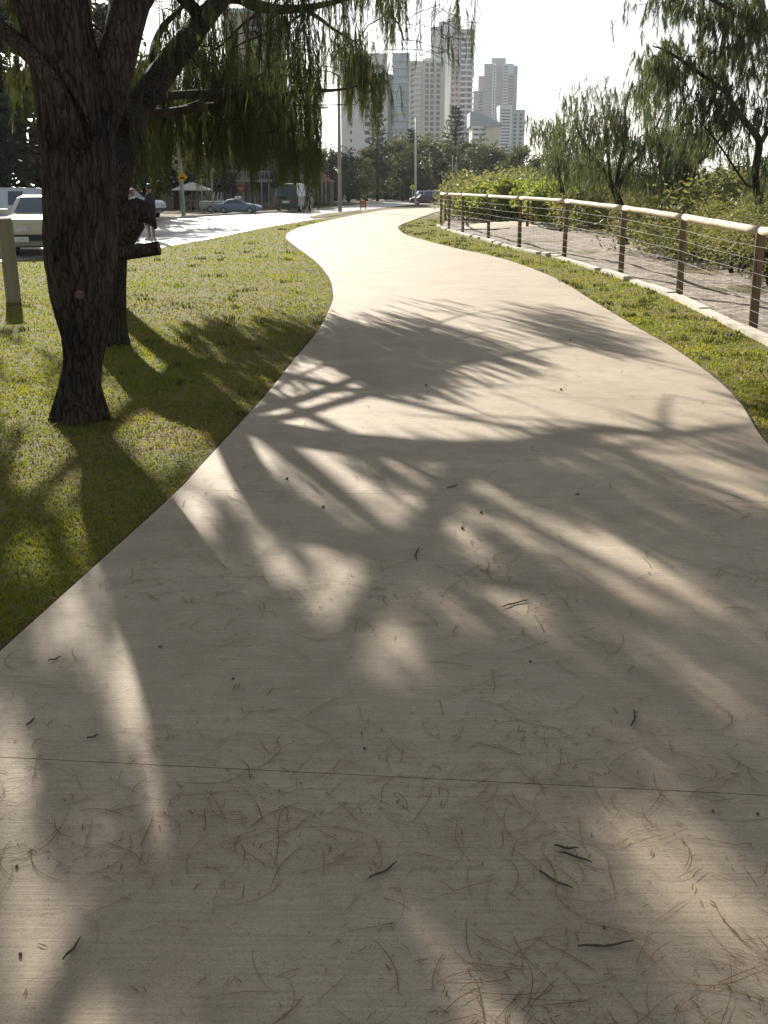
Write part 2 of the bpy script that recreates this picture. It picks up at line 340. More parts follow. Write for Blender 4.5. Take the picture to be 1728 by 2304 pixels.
# lawns
LAWN_L=[tuple(p) for p in offset(PL,.045)]
LAWN_L=[p for p in LAWN_L if p[1]<92]+[tuple(p) for p in NW[::-1] if p[1]<96]+[(-40,-4)]
sheet('lawn',LAWN_L,0.,'lawn' if 'lawn' in MATS else 'dirt')
FPOST=[(1890,838,None),(1693,745,519.6),(1528,667,489),(1396,620,468),(1269,582,452.5),(1168,561,445.5),(1099,541,441.3),(1041,526,438),(1010,517,436.6),(992,509,436)]
FARP=[(1002,496),(1012,485.5),(1020,480),(1027,477),(1034,474),(1043,472),(1053,470.5),(1063,469.5),(1072,468.8),(1081,468)]
FB=[G(u,v) for u,v,_ in FPOST]; FH=[1.18]+[atY(u,r,b[1])[2] for (u,v,r),b in list(zip(FPOST,FB))[1:]]
FB=[FB[0]+(FB[0]-FB[1])*1.0]+FB; FH=[1.18]+FH
FB2=[G(u,v) for u,v in FARP]
fl=[tuple(b[:2]) for b in FB]+[tuple(b[:2]) for b in FB2]
LAWN_R=[tuple(p) for p in offset(PR,-.06) if p[1]<80]+[p for p in fl[::-1]]+[(fl[0][0]+.4,-4)]
sheet('lawn',LAWN_R,.001,'lawn' if 'lawn' in MATS else 'dirt')
ISL=[G(*p)[:2] for p in [(696,488.5),(731,481),(763,477.5),(795,475),(815,471.5),(812,474.5),(786,481),(740,488),(705,491.5)]]
sheet('verge',[tuple(p) for p in ISL],.02,'lawn')
# sand track beyond the fence: gridded so that it has real humps and footmarks
fc=catmull([np.array(p) for p in [(fl[0][0]+.6,-6)]+fl],6); fc=resample(fc,260)
V=[];nx=46
for p in fc:
    for k in range(nx):
        d=.06+ (k/(nx-1))**1.5*16
        x,y=p[0]+d,p[1]+d*.12
        h=(noise.noise(Vector((x*.55,y*.35,0)))*.13+noise.noise(Vector((x*2.2,y*1.5,4)))*.05+noise.noise(Vector((x*7,y*5,9)))*.018)*min(1,d/.8)
        V.append((x,y,.0+h*.9+min(d,6)*.012-.005))
Q=[(i*nx+k,i*nx+k+1,(i+1)*nx+k+1,(i+1)*nx+k) for i in range(len(fc)-1) for k in range(nx-1)]
tag(mesh_np('sand_track',V,Q,'sand',smooth=True),kind='structure')
sb=[G(*p) for p in [(1058,514),(1120,506),(1182,503),(1260,508),(1330,514),(1392,524),(1396,532),(1330,522),(1262,517),(1190,513),(1120,516),(1070,521)]]
mid=catmull([(sb[i]+sb[-1-i])/2 for i in range(6)],8); tt=np.gradient(mid[:,:2],axis=0); tt/=np.linalg.norm(tt,axis=1)[:,None]; V=[]
for i,p in enumerate(mid):
    e=math.sin(math.pi*i/(len(mid)-1))**.5
    for k in range(13):
        q=(k/12-.5)*2; w_=1.5*q*(.3+.7*e); x,y=p[0]-tt[i,1]*w_,p[1]+tt[i,0]*w_
        V.append((x,y,-.02+(.16*e+.05*noise.noise(Vector((x*2,y*2,1))))*max(0,math.cos(q*1.57))**.7+.06))
tag(mesh_np('sunlit_sand',V,[(i*13+k,i*13+k+1,(i+1)*13+k+1,(i+1)*13+k) for i in range(len(mid)-1) for k in range(12)],'sand_sunlit',smooth=True),kind='structure')  # sunlit strip of the track, painted pale and raised as a low mound
# ---------------------------------------------------------------- fence
fence=thing('post_and_rail_fence','round timber rail fence strung with wire mesh along the right of the curved path','fence',FB[0])
o0=np.array(FB[0]); loc=lambda p:np.array(p)-o0
post=MB(); post.lathe((0,0,0),[(.053,-.3),(.055,0.),(.052,.5),(.051,.985),(.048,1.)],12)
p0=post.build('post','timber_post',fence,smooth=False); first=True
ALLP=list(zip(FB,FH))+[(b,1.17) for b in FB2]
for b,h in ALLP:
    q=p0 if first else p0.copy()
    if not first: COL.objects.link(q)
    first=False; q.parent=fence; q.location=tuple(loc(b)); q.scale=(1,1,h-.02); q.rotation_euler=(R(random.uniform(-1,1)),R(random.uniform(-1,1)),random.random()*6)
rail=MB(); tops=[loc(b)+np.array([0,0,h]) for b,h in ALLP]
for i in range(len(tops)-1):
    a,b=tops[i],tops[i+1]; t=(b-a)/np.linalg.norm(b-a)
    n=9 if i<9 else 3
    pts=[a+(b-a)*j/(n-1) for j in range(n)]; pts[0]=pts[0]+t*.004; pts[-1]=pts[-1]-t*.004
    bow=[math.sin(math.pi*j/(n-1))*random.uniform(-.006,.003) for j in range(n)]
    pts=[p+np.array([0,0,w]) for p,w in zip(pts,bow)]
    rr=random.uniform(.047,.051); rail.tube(pts,[rr*(1+.02*math.sin(j*2.1+i)) for j in range(n)],14)
rail.build('top_rail','timber_rail',fence,smooth=True)
FR=[.85,.72,.59,.46,.34,.22,.11]
for fr in FR:
    w=MB()
    for i in range(len(ALLP)-1):
        (a,ha),(b,hb)=ALLP[i],ALLP[i+1]
        off=np.array([-.062,-.02,0])
        A=loc(a)+np.array([0,0,ha*fr])+off; B=loc(b)+np.array([0,0,hb*fr])+off
        M=(A+B)/2-np.array([0,0,.012]); w.tube([A,M,B],.0016,4,cap=False)
    w.build('wire','wire',fence)
w=MB()
for i in range(9):
    (a,ha),(b,hb)=ALLP[i],ALLP[i+1]; L=np.linalg.norm(b-a); n=max(2,int(L/.3))
    for j in range(1,n):
        p=loc(a)+(loc(b)-loc(a))*j/n+np.array([-.062,-.02,0]); h=ha+(hb-ha)*j/n
        w.tube([p+np.array([0,0,.11*h]),p+np.array([random.uniform(-.006,.006),0,.64*h])],.0012,3,cap=False)
tag(w.build('wire_mesh','wire',fence),kind='stuff')
for i in range(10):
    a,b=ALLP[i][0],ALLP[i+1][0]; L=np.linalg.norm(b-a); t=(b-a)/L; nn=np.array([-t[1],t[0],0]); nn=nn if nn[0]<0 else -nn
    s=0.
    while s<L-.05:
        ln=min(random.uniform(.35,1.5) if i>2 else random.uniform(1.2,3.),L-s); e=s+ln
        A=loc(a)+t*s+nn*.06; B=loc(a)+t*(e-.012)+nn*.06; hh=random.uniform(.055,.085)
        u=nn*.13; z=np.array([0,0,hh]); zz=np.array([0,0,-.05])
        ft=MB(); ft.add([A+zz,B+zz,B+u+zz,A+u+zz,A+z,B+z,B+u+z*.9,A+u+z*.9],[(0,1,5,4),(1,2,6,5),(2,3,7,6),(3,0,4,7),(4,5,6,7)])
        fixnormals(ft.build('footing','white_strip',fence))
        s=e+(random.choice([0,0,.25,.5]) if i>2 else .0)
# loose posts standing at the far side of the sand track
TP=MB(); TP.lathe((0,0,0),[(.06,-.3),(.062,0),(.058,.97),(.05,1.)],12)
tp=None
for (u,vb,vt),lab in zip([(1186,513,452),(1197.5,512,452),(1372,524,470)],['slim timber post before the bushes, left of a close pair beyond the fence','slim timber post before the bushes, right of a close pair beyond the fence','lone timber post by dark scrub across the sand track']):
    b=G(u,vb); h=atY(u,vt,b[1])[2]
    tp=TP.build('track_post','timber_post') if tp is None else tp.copy()
    if tp.name not in COL.objects: COL.objects.link(tp)
    tp.location=tuple(b); tp.scale=(1,1,h); tag(tp,lab,'post','timber posts across the sand track')
B1_=G(185,945)
# ---------------------------------------------------------------- grass
def grass(name,polys,N,ymin,ymax,label,seed,green=.8):
    g=np.random.default_rng(seed)
    Y=np.exp(g.uniform(math.log(ymin),math.log(ymax),N)); X=np.where(g.random(N)<.82,g.uniform(-.42,.42,N),g.uniform(-1.25,-.42,N))*Y-np.where(Y<6,.3,0)*(g.random(N)<.3)
    k=np.zeros(N,bool)
    for p in polys: k|=inpoly(X,Y,p)
    X,Y=X[k],Y[k]; n=len(X)
    cl=np.array([noise.noise(Vector((x*.55,y*.55,3)))*1.3+.6*noise.noise(Vector((x*3.1,y*3.1,7))) for x,y in zip(X,Y)])
    tall=np.array([noise.noise(Vector((x*1.6,y*1.6,31))) for x,y in zip(X,Y)])
    h=(.011+.012*g.random(n))*(1+.5*np.clip(cl,-.8,1))*(1+np.clip(tall-.33,0,1)*2)*(Y/6)**.18
    w=(.0028+.0022*g.random(n))*np.clip(Y/6,.7,9)**.85
    ph=g.uniform(0,2*math.pi,n); le=g.uniform(.2,1.5,n)*h; th=g.uniform(0,math.pi,n)
    wx,wy=np.cos(th)*w,np.sin(th)*w; lx,ly=np.cos(ph)*le,np.sin(ph)*le
    V=np.zeros((n,6,3)); z0=-.004
    V[:,0]=np.stack([X-wx,Y-wy,np.full(n,z0)],1); V[:,1]=np.stack([X+wx,Y+wy,np.full(n,z0)],1)
    V[:,2]=np.stack([X+wx*.8+lx*.35,Y+wy*.8+ly*.35,h*.65],1); V[:,3]=np.stack([X-wx*.8+lx*.35,Y-wy*.8+ly*.35,h*.65],1)
    V[:,4]=np.stack([X+wx*.2+lx,Y+wy*.2+ly,h],1); V[:,5]=np.stack([X-wx*.2+lx,Y-wy*.2+ly,h],1)
    b=(np.arange(n)*6)[:,None]; Fq=np.concatenate([b+np.array([0,1,2,3]),b+np.array([3,2,4,5])],0)
    bare=np.exp(-((X-B1_[0])**2+(Y-B1_[1]+.7)**2)/1.6)*.45+.4*np.exp(-((Y-15.7)/1.1)**2)*(X<-.7); dead=(g.random(n)>green+.34*cl-bare).astype(int); mi=np.r_[dead,dead]
    TX,TY=X[g.integers(0,n,900)],Y[g.integers(0,n,900)]; 
    ii=g.integers(0,n,170); TX,TY=X[ii],Y[ii]; kk=TY>8; TX,TY=np.repeat(TX[kk],16),np.repeat(TY[kk],16); m=len(TX)
    sp=.028*(TY/8)**.6; TX=TX+g.normal(0,1,m)*sp*1.5; TY=TY+g.normal(0,1,m)*sp; hh=g.uniform(.02,.05,m)*(TY/8)**.35; ww=.004*(TY/6)**.8; ph=g.uniform(0,6.283,m); th=g.uniform(0,3.14,m); le=hh*g.uniform(.3,1.1,m)
    wx,wy,lx,ly=np.cos(th)*ww,np.sin(th)*ww,np.cos(ph)*le,np.sin(ph)*le; T=np.zeros((m,6,3))
    for q,(sg,f,z) in enumerate(((-1,0,-.004),(1,0,-.004),(.8,.35,.65),(-.8,.35,.65),(.2,1,1),(-.2,1,1))): T[:,q]=np.stack([TX+sg*wx+f*lx,TY+sg*wy+f*ly,hh*z if z>0 else np.full(m,z)],1)
    b=(np.arange(m)*6)[:,None]+n*6; F2=np.concatenate([b+np.array([0,1,2,3]),b+np.array([3,2,4,5])],0); V=np.r_[V,T]; Fq=np.r_[Fq,F2]; mi=np.r_[mi,np.full(len(F2),2)]
    return tag(mesh_np(name,V.reshape(-1,3),Fq,['grass_green','grass_straw','grass_dark'],mi=mi),label,'grass',kind='stuff')
grass('grass',[LAWN_L,[tuple(p) for p in offset(PL,.05) if p[1]<60]+[tuple(p) for p in offset(PL,-.012)[::-1] if p[1]<60]],320000,1.3,60,'short patchy green lawn grass left of the path',1,.90)
grass('grass',[LAWN_R,[tuple(p) for p in offset(PR,-.065) if p[1]<60]+[tuple(p) for p in offset(PR,.012)[::-1] if p[1]<60]],260000,5.5,60,'short green strip of grass between the path and the rail fence',2,.88)
# ---------------------------------------------------------------- fallen needles
def ribbons(X,Y,Z,L,W,seed,curv=4.):
    g=np.random.default_rng(seed); n=len(X); S=6
    a=g.uniform(0,2*math.pi,n); c=g.normal(0,curv,n); d=L/S
    P=np.zeros((n,S+1,2)); P[:,0,0]=X; P[:,0,1]=Y; ang=a.copy()
    T=np.zeros((n,S+1))
    for i in range(S):
        T[:,i]=ang; P[:,i+1,0]=P[:,i,0]+np.cos(ang)*d; P[:,i+1,1]=P[:,i,1]+np.sin(ang)*d; ang=ang+c*d+g.normal(0,.10,n)
    T[:,S]=ang
    w=W[:,None]*np.array([.5,1,1,1,.9,.7,.3])[None]
    nx,ny=-np.sin(T)*w,np.cos(T)*w; z=np.repeat(Z[:,None],S+1,1)+np.abs(np.sin(np.linspace(0,3.14,S+1)))[None]*.002
    V=np.stack([np.stack([P[...,0]+nx,P[...,1]+ny,z],-1),np.stack([P[...,0]-nx,P[...,1]-ny,z],-1)],2).reshape(-1,3)
    b=(np.arange(n)*(2*(S+1)))[:,None]; Fq=np.concatenate([b+np.array([2*i,2*i+1,2*i+3,2*i+2]) for i in range(S)],0)
    return V,Fq
g=np.random.default_rng(5)
PATHPOLY=[tuple(p) for p in offset(PL,-.06) if p[1]<40]+[tuple(p) for p in offset(PR,.06)[::-1] if p[1]<40]
def scatter(N,y0,y1,poly,thr):
    Y=np.exp(g.uniform(math.log(y0),math.log(y1),N)); X=g.uniform(-.5,.5,N)*Y*1.05
    k=inpoly(X,Y,poly)&(np.abs(X)<.5*Y+.4); X,Y=X[k],Y[k]
    c=np.array([noise.noise(Vector((x*1.3,y*1.3,50)))+.5*noise.noise(Vector((x*4,y*4,52))) for x,y in zip(X,Y)])
    k=c+g.normal(0,.35,len(c))>thr; return X[k],Y[k]
X1,Y1=scatter(5200,1.2,15,PATHPOLY,.05); X2,Y2=scatter(9000,1.2,15,PATHPOLY,.0)
n1,n2=len(X1),len(X2)
V1,F1=ribbons(X1,Y1,PZ+.002+g.random(n1)*.004,g.uniform(.05,.22,n1),np.clip(g.normal(.00085,.0003,n1),.0005,.002)*np.clip(Y1/3,1,4)**.6,8,5.)
V2,F2=ribbons(X2,Y2,PZ+.002+g.random(n2)*.003,g.uniform(.008,.035,n2),np.clip(g.normal(.0009,.0004,n2),.0005,.002)*np.clip(Y2/3,1,4)**.6,9,8.)
tag(mesh_np('fallen_needles',np.r_[V1,V2],np.r_[F1,F2+len(V1)],'litter'),'thin brown fallen needles scattered over the pale concrete path','needles',kind='stuff')
X3,Y3=scatter(7000,2.8,16,[p for p in LAWN_L],.0); n3=len(X3)
V3,F3=ribbons(X3,Y3,.018+g.random(n3)*.02,g.uniform(.04,.14,n3),g.uniform(.0008,.002,n3)*np.clip(Y3/4,1,3)**.6,10,12.)
tag(mesh_np('fallen_needles',V3,F3,'grass_straw'),'pale dry needles lying in the grass under the big tree','needles',kind='stuff')
# twigs
z2=lambda x,y:(x/1.843,1400+y/1.843); z3=lambda x,y:(900+x/2.0036,1400+y/2.0036); z1=lambda x,y:(500+x*.7402,650+y*.7402)
TW=[(z3(695,1013),z3(805,1027),'short dark twig, uppermost of three lying close together on the path'),
(z3(715,1045),z3(863,1093),'dark twig, middle of three lying close together on the path'),
(z3(628,1130),z3(778,1208),'dark slanting twig, lowest of three lying close together on the path'),
(z3(800,1468),z3(1050,1445),'long bent dark twig alone in the lower right of the path'),
(z2(360,488),z2(410,473),'stubby dark twig on the path just above the near joint, left side'),
(z2(1530,1066),z2(1645,1000),'straight dark twig slanting upward in the middle of the near path'),
(z2(262,1405),z2(335,1315),'thin upright-looking twig in the shade of the lower left path'),
(z2(110,435),z2(145,405),'tiny twig near the left border of the path above the joint'),
(z2(200,165),z2(255,148),'small broken twig lying in sun near the left grass edge'),
(z1(853,970),z1(930,950),'thin dark twig crossing the middle of the path in dappled light'),
(z1(683,608),z1(715,597),'tiny dark twig just below the long curved branch shadow'),
(z1(590,825),z1(600,790),'small curled twig among litter on the middle of the path'),
(z3(1040,475),z3(1052,400),'forked twig with a clump of needles on the right of the path')]
for i,(a,b,l) in enumerate(TW):
    A,B=G(*a,PZ),G(*b,PZ); A[2]=B[2]=PZ+.005; d=B-A; nrm=np.array([-d[1],d[0],0])*random.uniform(-.09,.09)
    m=MB(); L=np.linalg.norm(d); r=min(.005,max(.0028,L*.022))
    pts=[A+d*t+nrm*math.sin(t*3.1)+np.array([0,0,(r-.002)+.002*math.sin(t*9)])-A for t in np.linspace(0,1,7)]
    m.tube(pts,[r*.7,r,r*1.05,r*.9,r,r*.8,r*.5],6); k=pts[3]; m.tube([k,k+np.array([nrm[0]*.5+.004,nrm[1]*.5+.004,.006])],[r*.6,r*.3],5)
    tag(m.build('twig','twig',loc=tuple(A)),l,'twig','twigs dropped on the path')
CN=[(z1(787,682),'dark seed cone in mid path below the curved branch shadow'),(z1(730,730),'blurred small cone left of the centre of the path'),(z1(1080,625),'brown clump of dry leaves right of the path centre'),(z1(307,666),'small dark cone on the path below the left end of the curved shadow'),(z1(620,295),'tiny dark cone among the branch shadows far up the path'),(z1(1058,157),'tiny dark cone beside the far path joint'),(z1(1030,308),'small dark cone at the right of the far branch shadows'),(z1(197,580),'small dark cone near the left grass edge by the trunk shadow'),(z2(1512,527),'bluish dark cone in the middle of the path above the near joint'),(z2(85,1382),'round black cone near the lower left corner of the path'),(z2(967,237),'little black cone at the tip of a long sunlit streak'),(z2(665,103),'flat dark scrap of bark on the shaded left of the path'),(z2(70,1018),'dark cone on the far left of the path below the near joint'),(z3(1612,868),'black cone at the right border of the path just above the joint'),(z3(587,180),'small black cone in sun right of the path centre'),(z3(920,1380),'grey cone above the long bent twig'),(z3(1410,855),'faint brown cone left of the black one at the right border')]
for i,(a,l) in enumerate(CN):
    A=G(*a,PZ); m=MB(); r=.0046*min(2.2,max(1,A[1]/3)); sg=10; prof=[]
    for j in range(9):
        t=j/8; prof.append((max(.0008,r*.8*math.sin(math.pi*(.06+.88*t))*(1+.18*(j%2))),(t-.5)*2.3*r))
    m.lathe((0,0,0),prof,sg,axis='y')
    c=m.build('seed_cone','cone',loc=(A[0],A[1],PZ+r*.75)); c.rotation_euler=(0,random.uniform(-.2,.2),random.random()*6)
    if i in(2,11): c.scale=(1.6,1.3,.35); c.location.z=PZ+.004
    tag(c,l,'scrap' if i in(2,11) else 'cone','scraps and cones on the path')
# ================================================================ TREES
# sun flecks seen on the path and lawn (photo places): the canopy has openings towards the sun there
LIT=[(120,1412,60,50),(297,1545,42,60),(547,1516,38,75),(656,1625,45,45),(771,1735,55,50),(12,1703,55,60),(365,1677,45,50),(396,1771,25,45),(208,1808,34,40),(464,1985,42,70),(104,2151,75,75),(807,1386,110,34),(781,1464,120,32),(625,2170,55,45),(1488,1382,150,28),(888,1464,100,28),(1022,1363,80,20),(1440,1920,120,45),(1319,1900,60,32),(1175,1866,45,18),(1583,1957,80,55),(922,1938,45,55),(1104,2158,70,45),(1607,1570,50,30),(1463,1698,90,40),
(714,1029,75,30),(494,1050,60,35),(560,1010,50,25),(977,1044,60,16),(1560,1030,110,25),(1369,1020,60,14),(835,1164,70,28),(920,1136,60,22),(608,1236,45,28),(1334,1236,140,34),(1227,1179,60,20),(1600,1094,90,22),(750,1079,60,26),(430,1140,40,40),(900,925,330,38),(1180,895,150,34),(700,822,60,22),(680,893,90,18),(1400,850,190,60),(1290,795,60,24),(1500,900,140,40),(1080,820,60,18),(1100,1300,120,22),(1500,1330,120,22),(820,1290,70,20),
(100,1010,80,75),(340,960,60,60),(60,1225,70,34),(440,830,30,18),(330,680,110,25),(60,880,70,30),(100,690,100,20),(60,780,40,20),(380,780,50,12),(1560,780,110,60),(1400,720,60,30),(150,1330,50,26)]
_r=random.Random(3)
LIT=[(a,b,c*(.72 if c>95 and b>1100 else 1),d) for a,b,c,d in LIT]
for _ in range(230):  # further openings made up at random to break up the shade
    y_=_r.uniform(660,1500); s_=(y_-300)/900
    LIT.append((_r.uniform(300 if y_<1000 else 150,1650),y_,_r.uniform(18,46)*min(s_,1.2),_r.uniform(8,20)*s_))
LIT=np.array([(a*D,b*D,c*D*(1.65 if b>1480 else 1.0),d*D*(1.65 if b>1480 else 1.0)) for a,b,c,d in LIT])
def shadow_px(P):
    P=np.atleast_2d(P); return proj(np.c_[P[:,:2]-P[:,2:3]*K[None,:2],np.zeros(len(P))])
def lit(P,grow=1.0):
    s=shadow_px(P); d=((s[:,None,0]-LIT[None,:,0])/(LIT[None,:,2]*grow))**2+((s[:,None,1]-LIT[None,:,1])/(LIT[None,:,3]*grow))**2
    return (d<1).any(1)
def needles(name,starts,mat_,parent,base,seed,twigs=4,per=26,tl=(.35,.9),nl=(.12,.28),w=.0035,spread=.13,filt=None,hfac=.35,fan=.27,nfilt=None,raw=False):
    """hanging twigs with long thin needles, as one crown mesh"""
    g=np.random.default_rng(seed); S=np.repeat(starts,twigs,0); M=len(S)
    S=S+g.normal(0,spread,(M,3)); a=g.uniform(0,2*math.pi,M); L=g.uniform(*tl,M); hd=np.stack([np.cos(a),np.sin(a),np.zeros(M)],1)
    if filt is not None:
        end=S+hd*L[:,None]*hfac*.7-np.array([0,0,1.])*L[:,None]; mid=(S+end)/2; k=filt(S)&filt(mid)&filt(end); S,L,hd=S[k],L[k],hd[k]; M=len(S)
    t=g.random((M,per))**.8
    P=S[:,None]+hd[:,None]*(L[:,None]*hfac*(t-.3*t*t))[...,None]; P[...,2]-=L[:,None]*(.1*t+.9*t*t)
    P=P.reshape(-1,3); n=len(P)
    T=np.repeat(hd,per,0)*.25+np.array([0,0,-.75])+g.normal(0,fan,(n,3)); T/=np.linalg.norm(T,axis=1)[:,None]
    l=g.uniform(*nl,n)[:,None]; p1=P+T*l*.5; p2=P+T*l*.72+np.array([0,0,-.28])*l
    if nfilt is not None:
        kk=nfilt(P)&nfilt(p2); P,p1,p2,l=P[kk],p1[kk],p2[kk],l[kk]; n=len(P)
    b=g.uniform(0,2*math.pi,n); W=np.stack([np.cos(b),np.sin(b),np.zeros(n)],1)*(w*g.uniform(.6,1.35,n))[:,None]
    V=np.stack([P-W,P+W,p1-W,p1+W,p2-W*.25,p2+W*.25],1)
    i=(np.arange(n)*6)[:,None]; Fq=np.concatenate([i+np.array([0,1,3,2]),i+np.array([2,3,5,4])],0)
    # the twigs themselves
    q=np.linspace(0,1,5)[None]; C=S[:,None]+hd[:,None]*(L[:,None]*hfac*(q-.3*q*q))[...,None]; C[...,2]-=L[:,None]*(.1*q+.9*q*q)
    WW=np.stack([-hd[:,1],hd[:,0],np.zeros(M)],1)[:,None]*(w*1.1)*np.array([1.2,1,.9,.7,.4])[None,:,None]
    TV=np.stack([C-WW,C+WW],2).reshape(-1,3); j=(np.arange(M)*10)[:,None]+n*6
    TF=np.concatenate([j+np.array([2*k,2*k+1,2*k+3,2*k+2]) for k in range(4)],0)
    VV=np.r_[V.reshape(-1,3),TV]-np.asarray(base)[None]
    if raw: return VV,np.r_[Fq,TF]
    return mesh_np(name,VV,np.r_[Fq,TF],mat_,parent)
def bark_tube(pts,rad,base,segs=40,step=.035,amp=.10,flare=None,seed=0):
    """a trunk with ridged, furrowed bark"""
    P=catmull(pts,10); rr=np.interp(np.linspace(0,1,len(P)),np.linspace(0,1,len(rad)),rad)
    L=np.linalg.norm(np.diff(P,axis=0),axis=1).sum(); n=max(8,int(L/step)); A=resample(np.c_[P,rr],n); P,rr=A[:,:3],A[:,3]
    V=[];sarc=np.linspace(0,L,n)
    for i in range(n):
        t=P[min(i+1,n-1)]-P[max(i-1,0)]; t/=np.linalg.norm(t); a=np.cross(t,[0.1,1,0.1]); a/=np.linalg.norm(a); b=np.cross(t,a)
        for k in range(segs):
            th=2*math.pi*k/segs; c,s=math.cos(th),math.sin(th); z=sarc[i]
            tw=th+z*.12
            r1=abs(noise.noise(Vector((math.cos(tw)*3.2,math.sin(tw)*3.2,z*.75+seed))))
            r2=noise.noise(Vector((math.cos(tw)*7,math.sin(tw)*7,z*2.0+seed+9)))
            lump=noise.noise(Vector((c*1.1,s*1.1,z*1.3+seed+20)))
            r=rr[i]*(1+amp*(.9-3.2*r1*.8)+amp*.35*r2+.09*lump)
            if flare and z<flare: 
                f=(1-z/flare); r*=1+f*f*(.22+.22*math.sin(th*4+1.3)+.12*math.sin(th*7))
            V.append(P[i]+r*(c*a+s*b)-base)
    F_=[]
    for i in range(n-1):
        for k in range(segs):
            a=i*segs+k; b=i*segs+(k+1)%segs; F_.append((a,b,b+segs,a+segs))
    return V,F_+[tuple(range((n-1)*segs,n*segs))]
class Grow:
    """branches grown from hand-placed limbs out to the points where foliage hangs"""
    def __init__(s): s.P=[];s.root=[];s.len=[];s.par=[];s.edges=[]
    def limb(s,pts,root,minlen=0.,step=.3):
        Q=resample(catmull(pts,6),max(4,int(np.linalg.norm(np.diff(np.array(pts),axis=0),axis=1).sum()/step)))
        prev=-1
        for i,p in enumerate(Q):
            s.P.append(p); s.root.append(root); s.len.append(minlen+i*step*.15); s.par.append(-1)
    def grow(s,A,arch=.10,pen=.35,seed=3,maxd=9.):
        g=random.Random(seed); A=np.array(A); P=np.array(s.P)
        d=np.min(np.linalg.norm(A[:,None]-P[None],axis=2),1); order=np.argsort(d); owner=np.full(len(A),-1)
        P=list(s.P)
        for ai in order:
            a=A[ai]; arr=np.array(P); dist=np.linalg.norm(arr-a,axis=1); up=np.clip(arr[:,2]-a[2],0,None)
            c=dist+pen*np.array(s.len)*.3+up*.15; j=int(np.argmin(c))
            if dist[j]>maxd: continue
            p=arr[j]; L=dist[j]; owner[ai]=s.root[j]
            if L<.05: continue
            m=max(2,int(L/.35)); idx=[j]; side=np.array([g.gauss(0,1),g.gauss(0,1),g.gauss(0,.4)]); side/=np.linalg.norm(side)
            k1,k2=g.uniform(.04,.12)*L,g.uniform(-.05,.05)*L
            for q in range(1,m+1):
                t=q/m; x=p+(a-p)*t+np.array([0,0,arch*L*math.sin(math.pi*t)])+side*(k1*math.sin(math.pi*t)+k2*math.sin(2*math.pi*t))
                if q<m: x=x+np.array([g.gauss(0,.018),g.gauss(0,.018),g.gauss(0,.018)])
                else: x=a
                P.append(x); s.root.append(s.root[j]); s.len.append(s.len[idx[-1]]+L/m); s.par.append(idx[-1]); idx.append(len(P)-1)
            s.edges.append(idx)
        s.P=P; return owner
    def radii(s,tip=.0045,pw=.45):
        cnt=np.zeros(len(s.P)); 
        for i in range(len(s.P)-1,-1,-1):
            cnt[i]=max(cnt[i],1) if s.par[i]>=0 else cnt[i]
            if s.par[i]>=0: cnt[s.par[i]]+=cnt[i] if cnt[i] else 1
        # count leaves only roughly: compress
        return tip*np.maximum(1,cnt/3.)**pw
    def tubes(s,mbs,tip=.0045,pw=.45,base={},rmax=.05):
        r=np.minimum(s.radii(tip,pw),rmax)
        for e in s.edges:
            m=mbs[s.root[e[0]]]; b=base[s.root[e[0]]]
            rr=[min(r[e[1]]*1.15,r[e[0]] if s.par[e[0]]>=0 else 9)]+[r[k] for k in e[1:]]
            m.tube([np.asarray(s.P[k])-b for k in e],rr,5,cap=False)
I=lambda u,v,Y: atY(u*D,v*D,Y)
# ---------- the big near tree
B1=G(185,945); B2=G(250,774); B3=np.array([-4.75,18.4,0.])
rows=[(905,122,230),(880,124,226),(830,129,218),(780,134,221),(730,130,231),(680,117,242),(640,109,247),(560,98,253),(500,96,252),(450,97,250),(340,95,246),(280,90,247),(220,84,240),(160,76,222),(100,62,206),(40,46,196),(0,34,188),(-60,14,172),(-130,-10,150)]
Y1=B1[1]
c1=[I((a+b)/2,y,Y1) for y,a,b in rows]; r1=[(b-a)/2*D*Y1/2500*.92 for y,a,b in rows]
c1[0]=np.array([c1[0][0],Y1,-.05])
c1+= [np.array([-3.0,8.0,4.3]),np.array([-3.25,8.2,5.4])]; r1+=[.16,.12]
t1=thing('she_oak_tree','large dark rough-barked tree in the left foreground on the lawn beside the path','tree',B1)
V,Fc=bark_tube(c1,r1,B1,64,.03,.085,.55,1); m=MB(); m.add(V,Fc); m.build('trunk','bark',t1,smooth=True)
sc=MB(); p=I(194,629,Y1)-B1-np.array([0,.315,0]); sc.lathe(p,[(.001,.028),(.018,.022),(.028,.020),(.034,.05)],14,axis='y'); sc.build('branch_scar','scar',t1,smooth=True)
stR=[I(196,330,Y1+.05),I(222,240,Y1+.02),I(246,150,Y1+.05),I(262,90,Y1+.1),I(283,10,Y1+.15),I(310,-80,Y1+.3),np.array([-1.55,8.3,4.2]),np.array([-1.2,8.6,5.4])]
rR=[.10,.125,.125,.12,.115,.105,.085,.05]
stLf=[I(175,330,Y1-.18),I(158,275,Y1-.22),I(130,205,Y1-.25),I(80,135,Y1-.22),I(30,85,Y1-.1),I(-10,50,Y1),I(-60,0,Y1+.2),np.array([-4.0,8.6,4.3])]
rLf=[.055,.058,.056,.054,.052,.048,.04,.02]
thin=[I(205,300,Y1-.2),I(190,250,Y1-.24),I(150,180,Y1-.25),I(105,90,Y1-.2),I(85,20,Y1-.1),I(70,-60,Y1)]
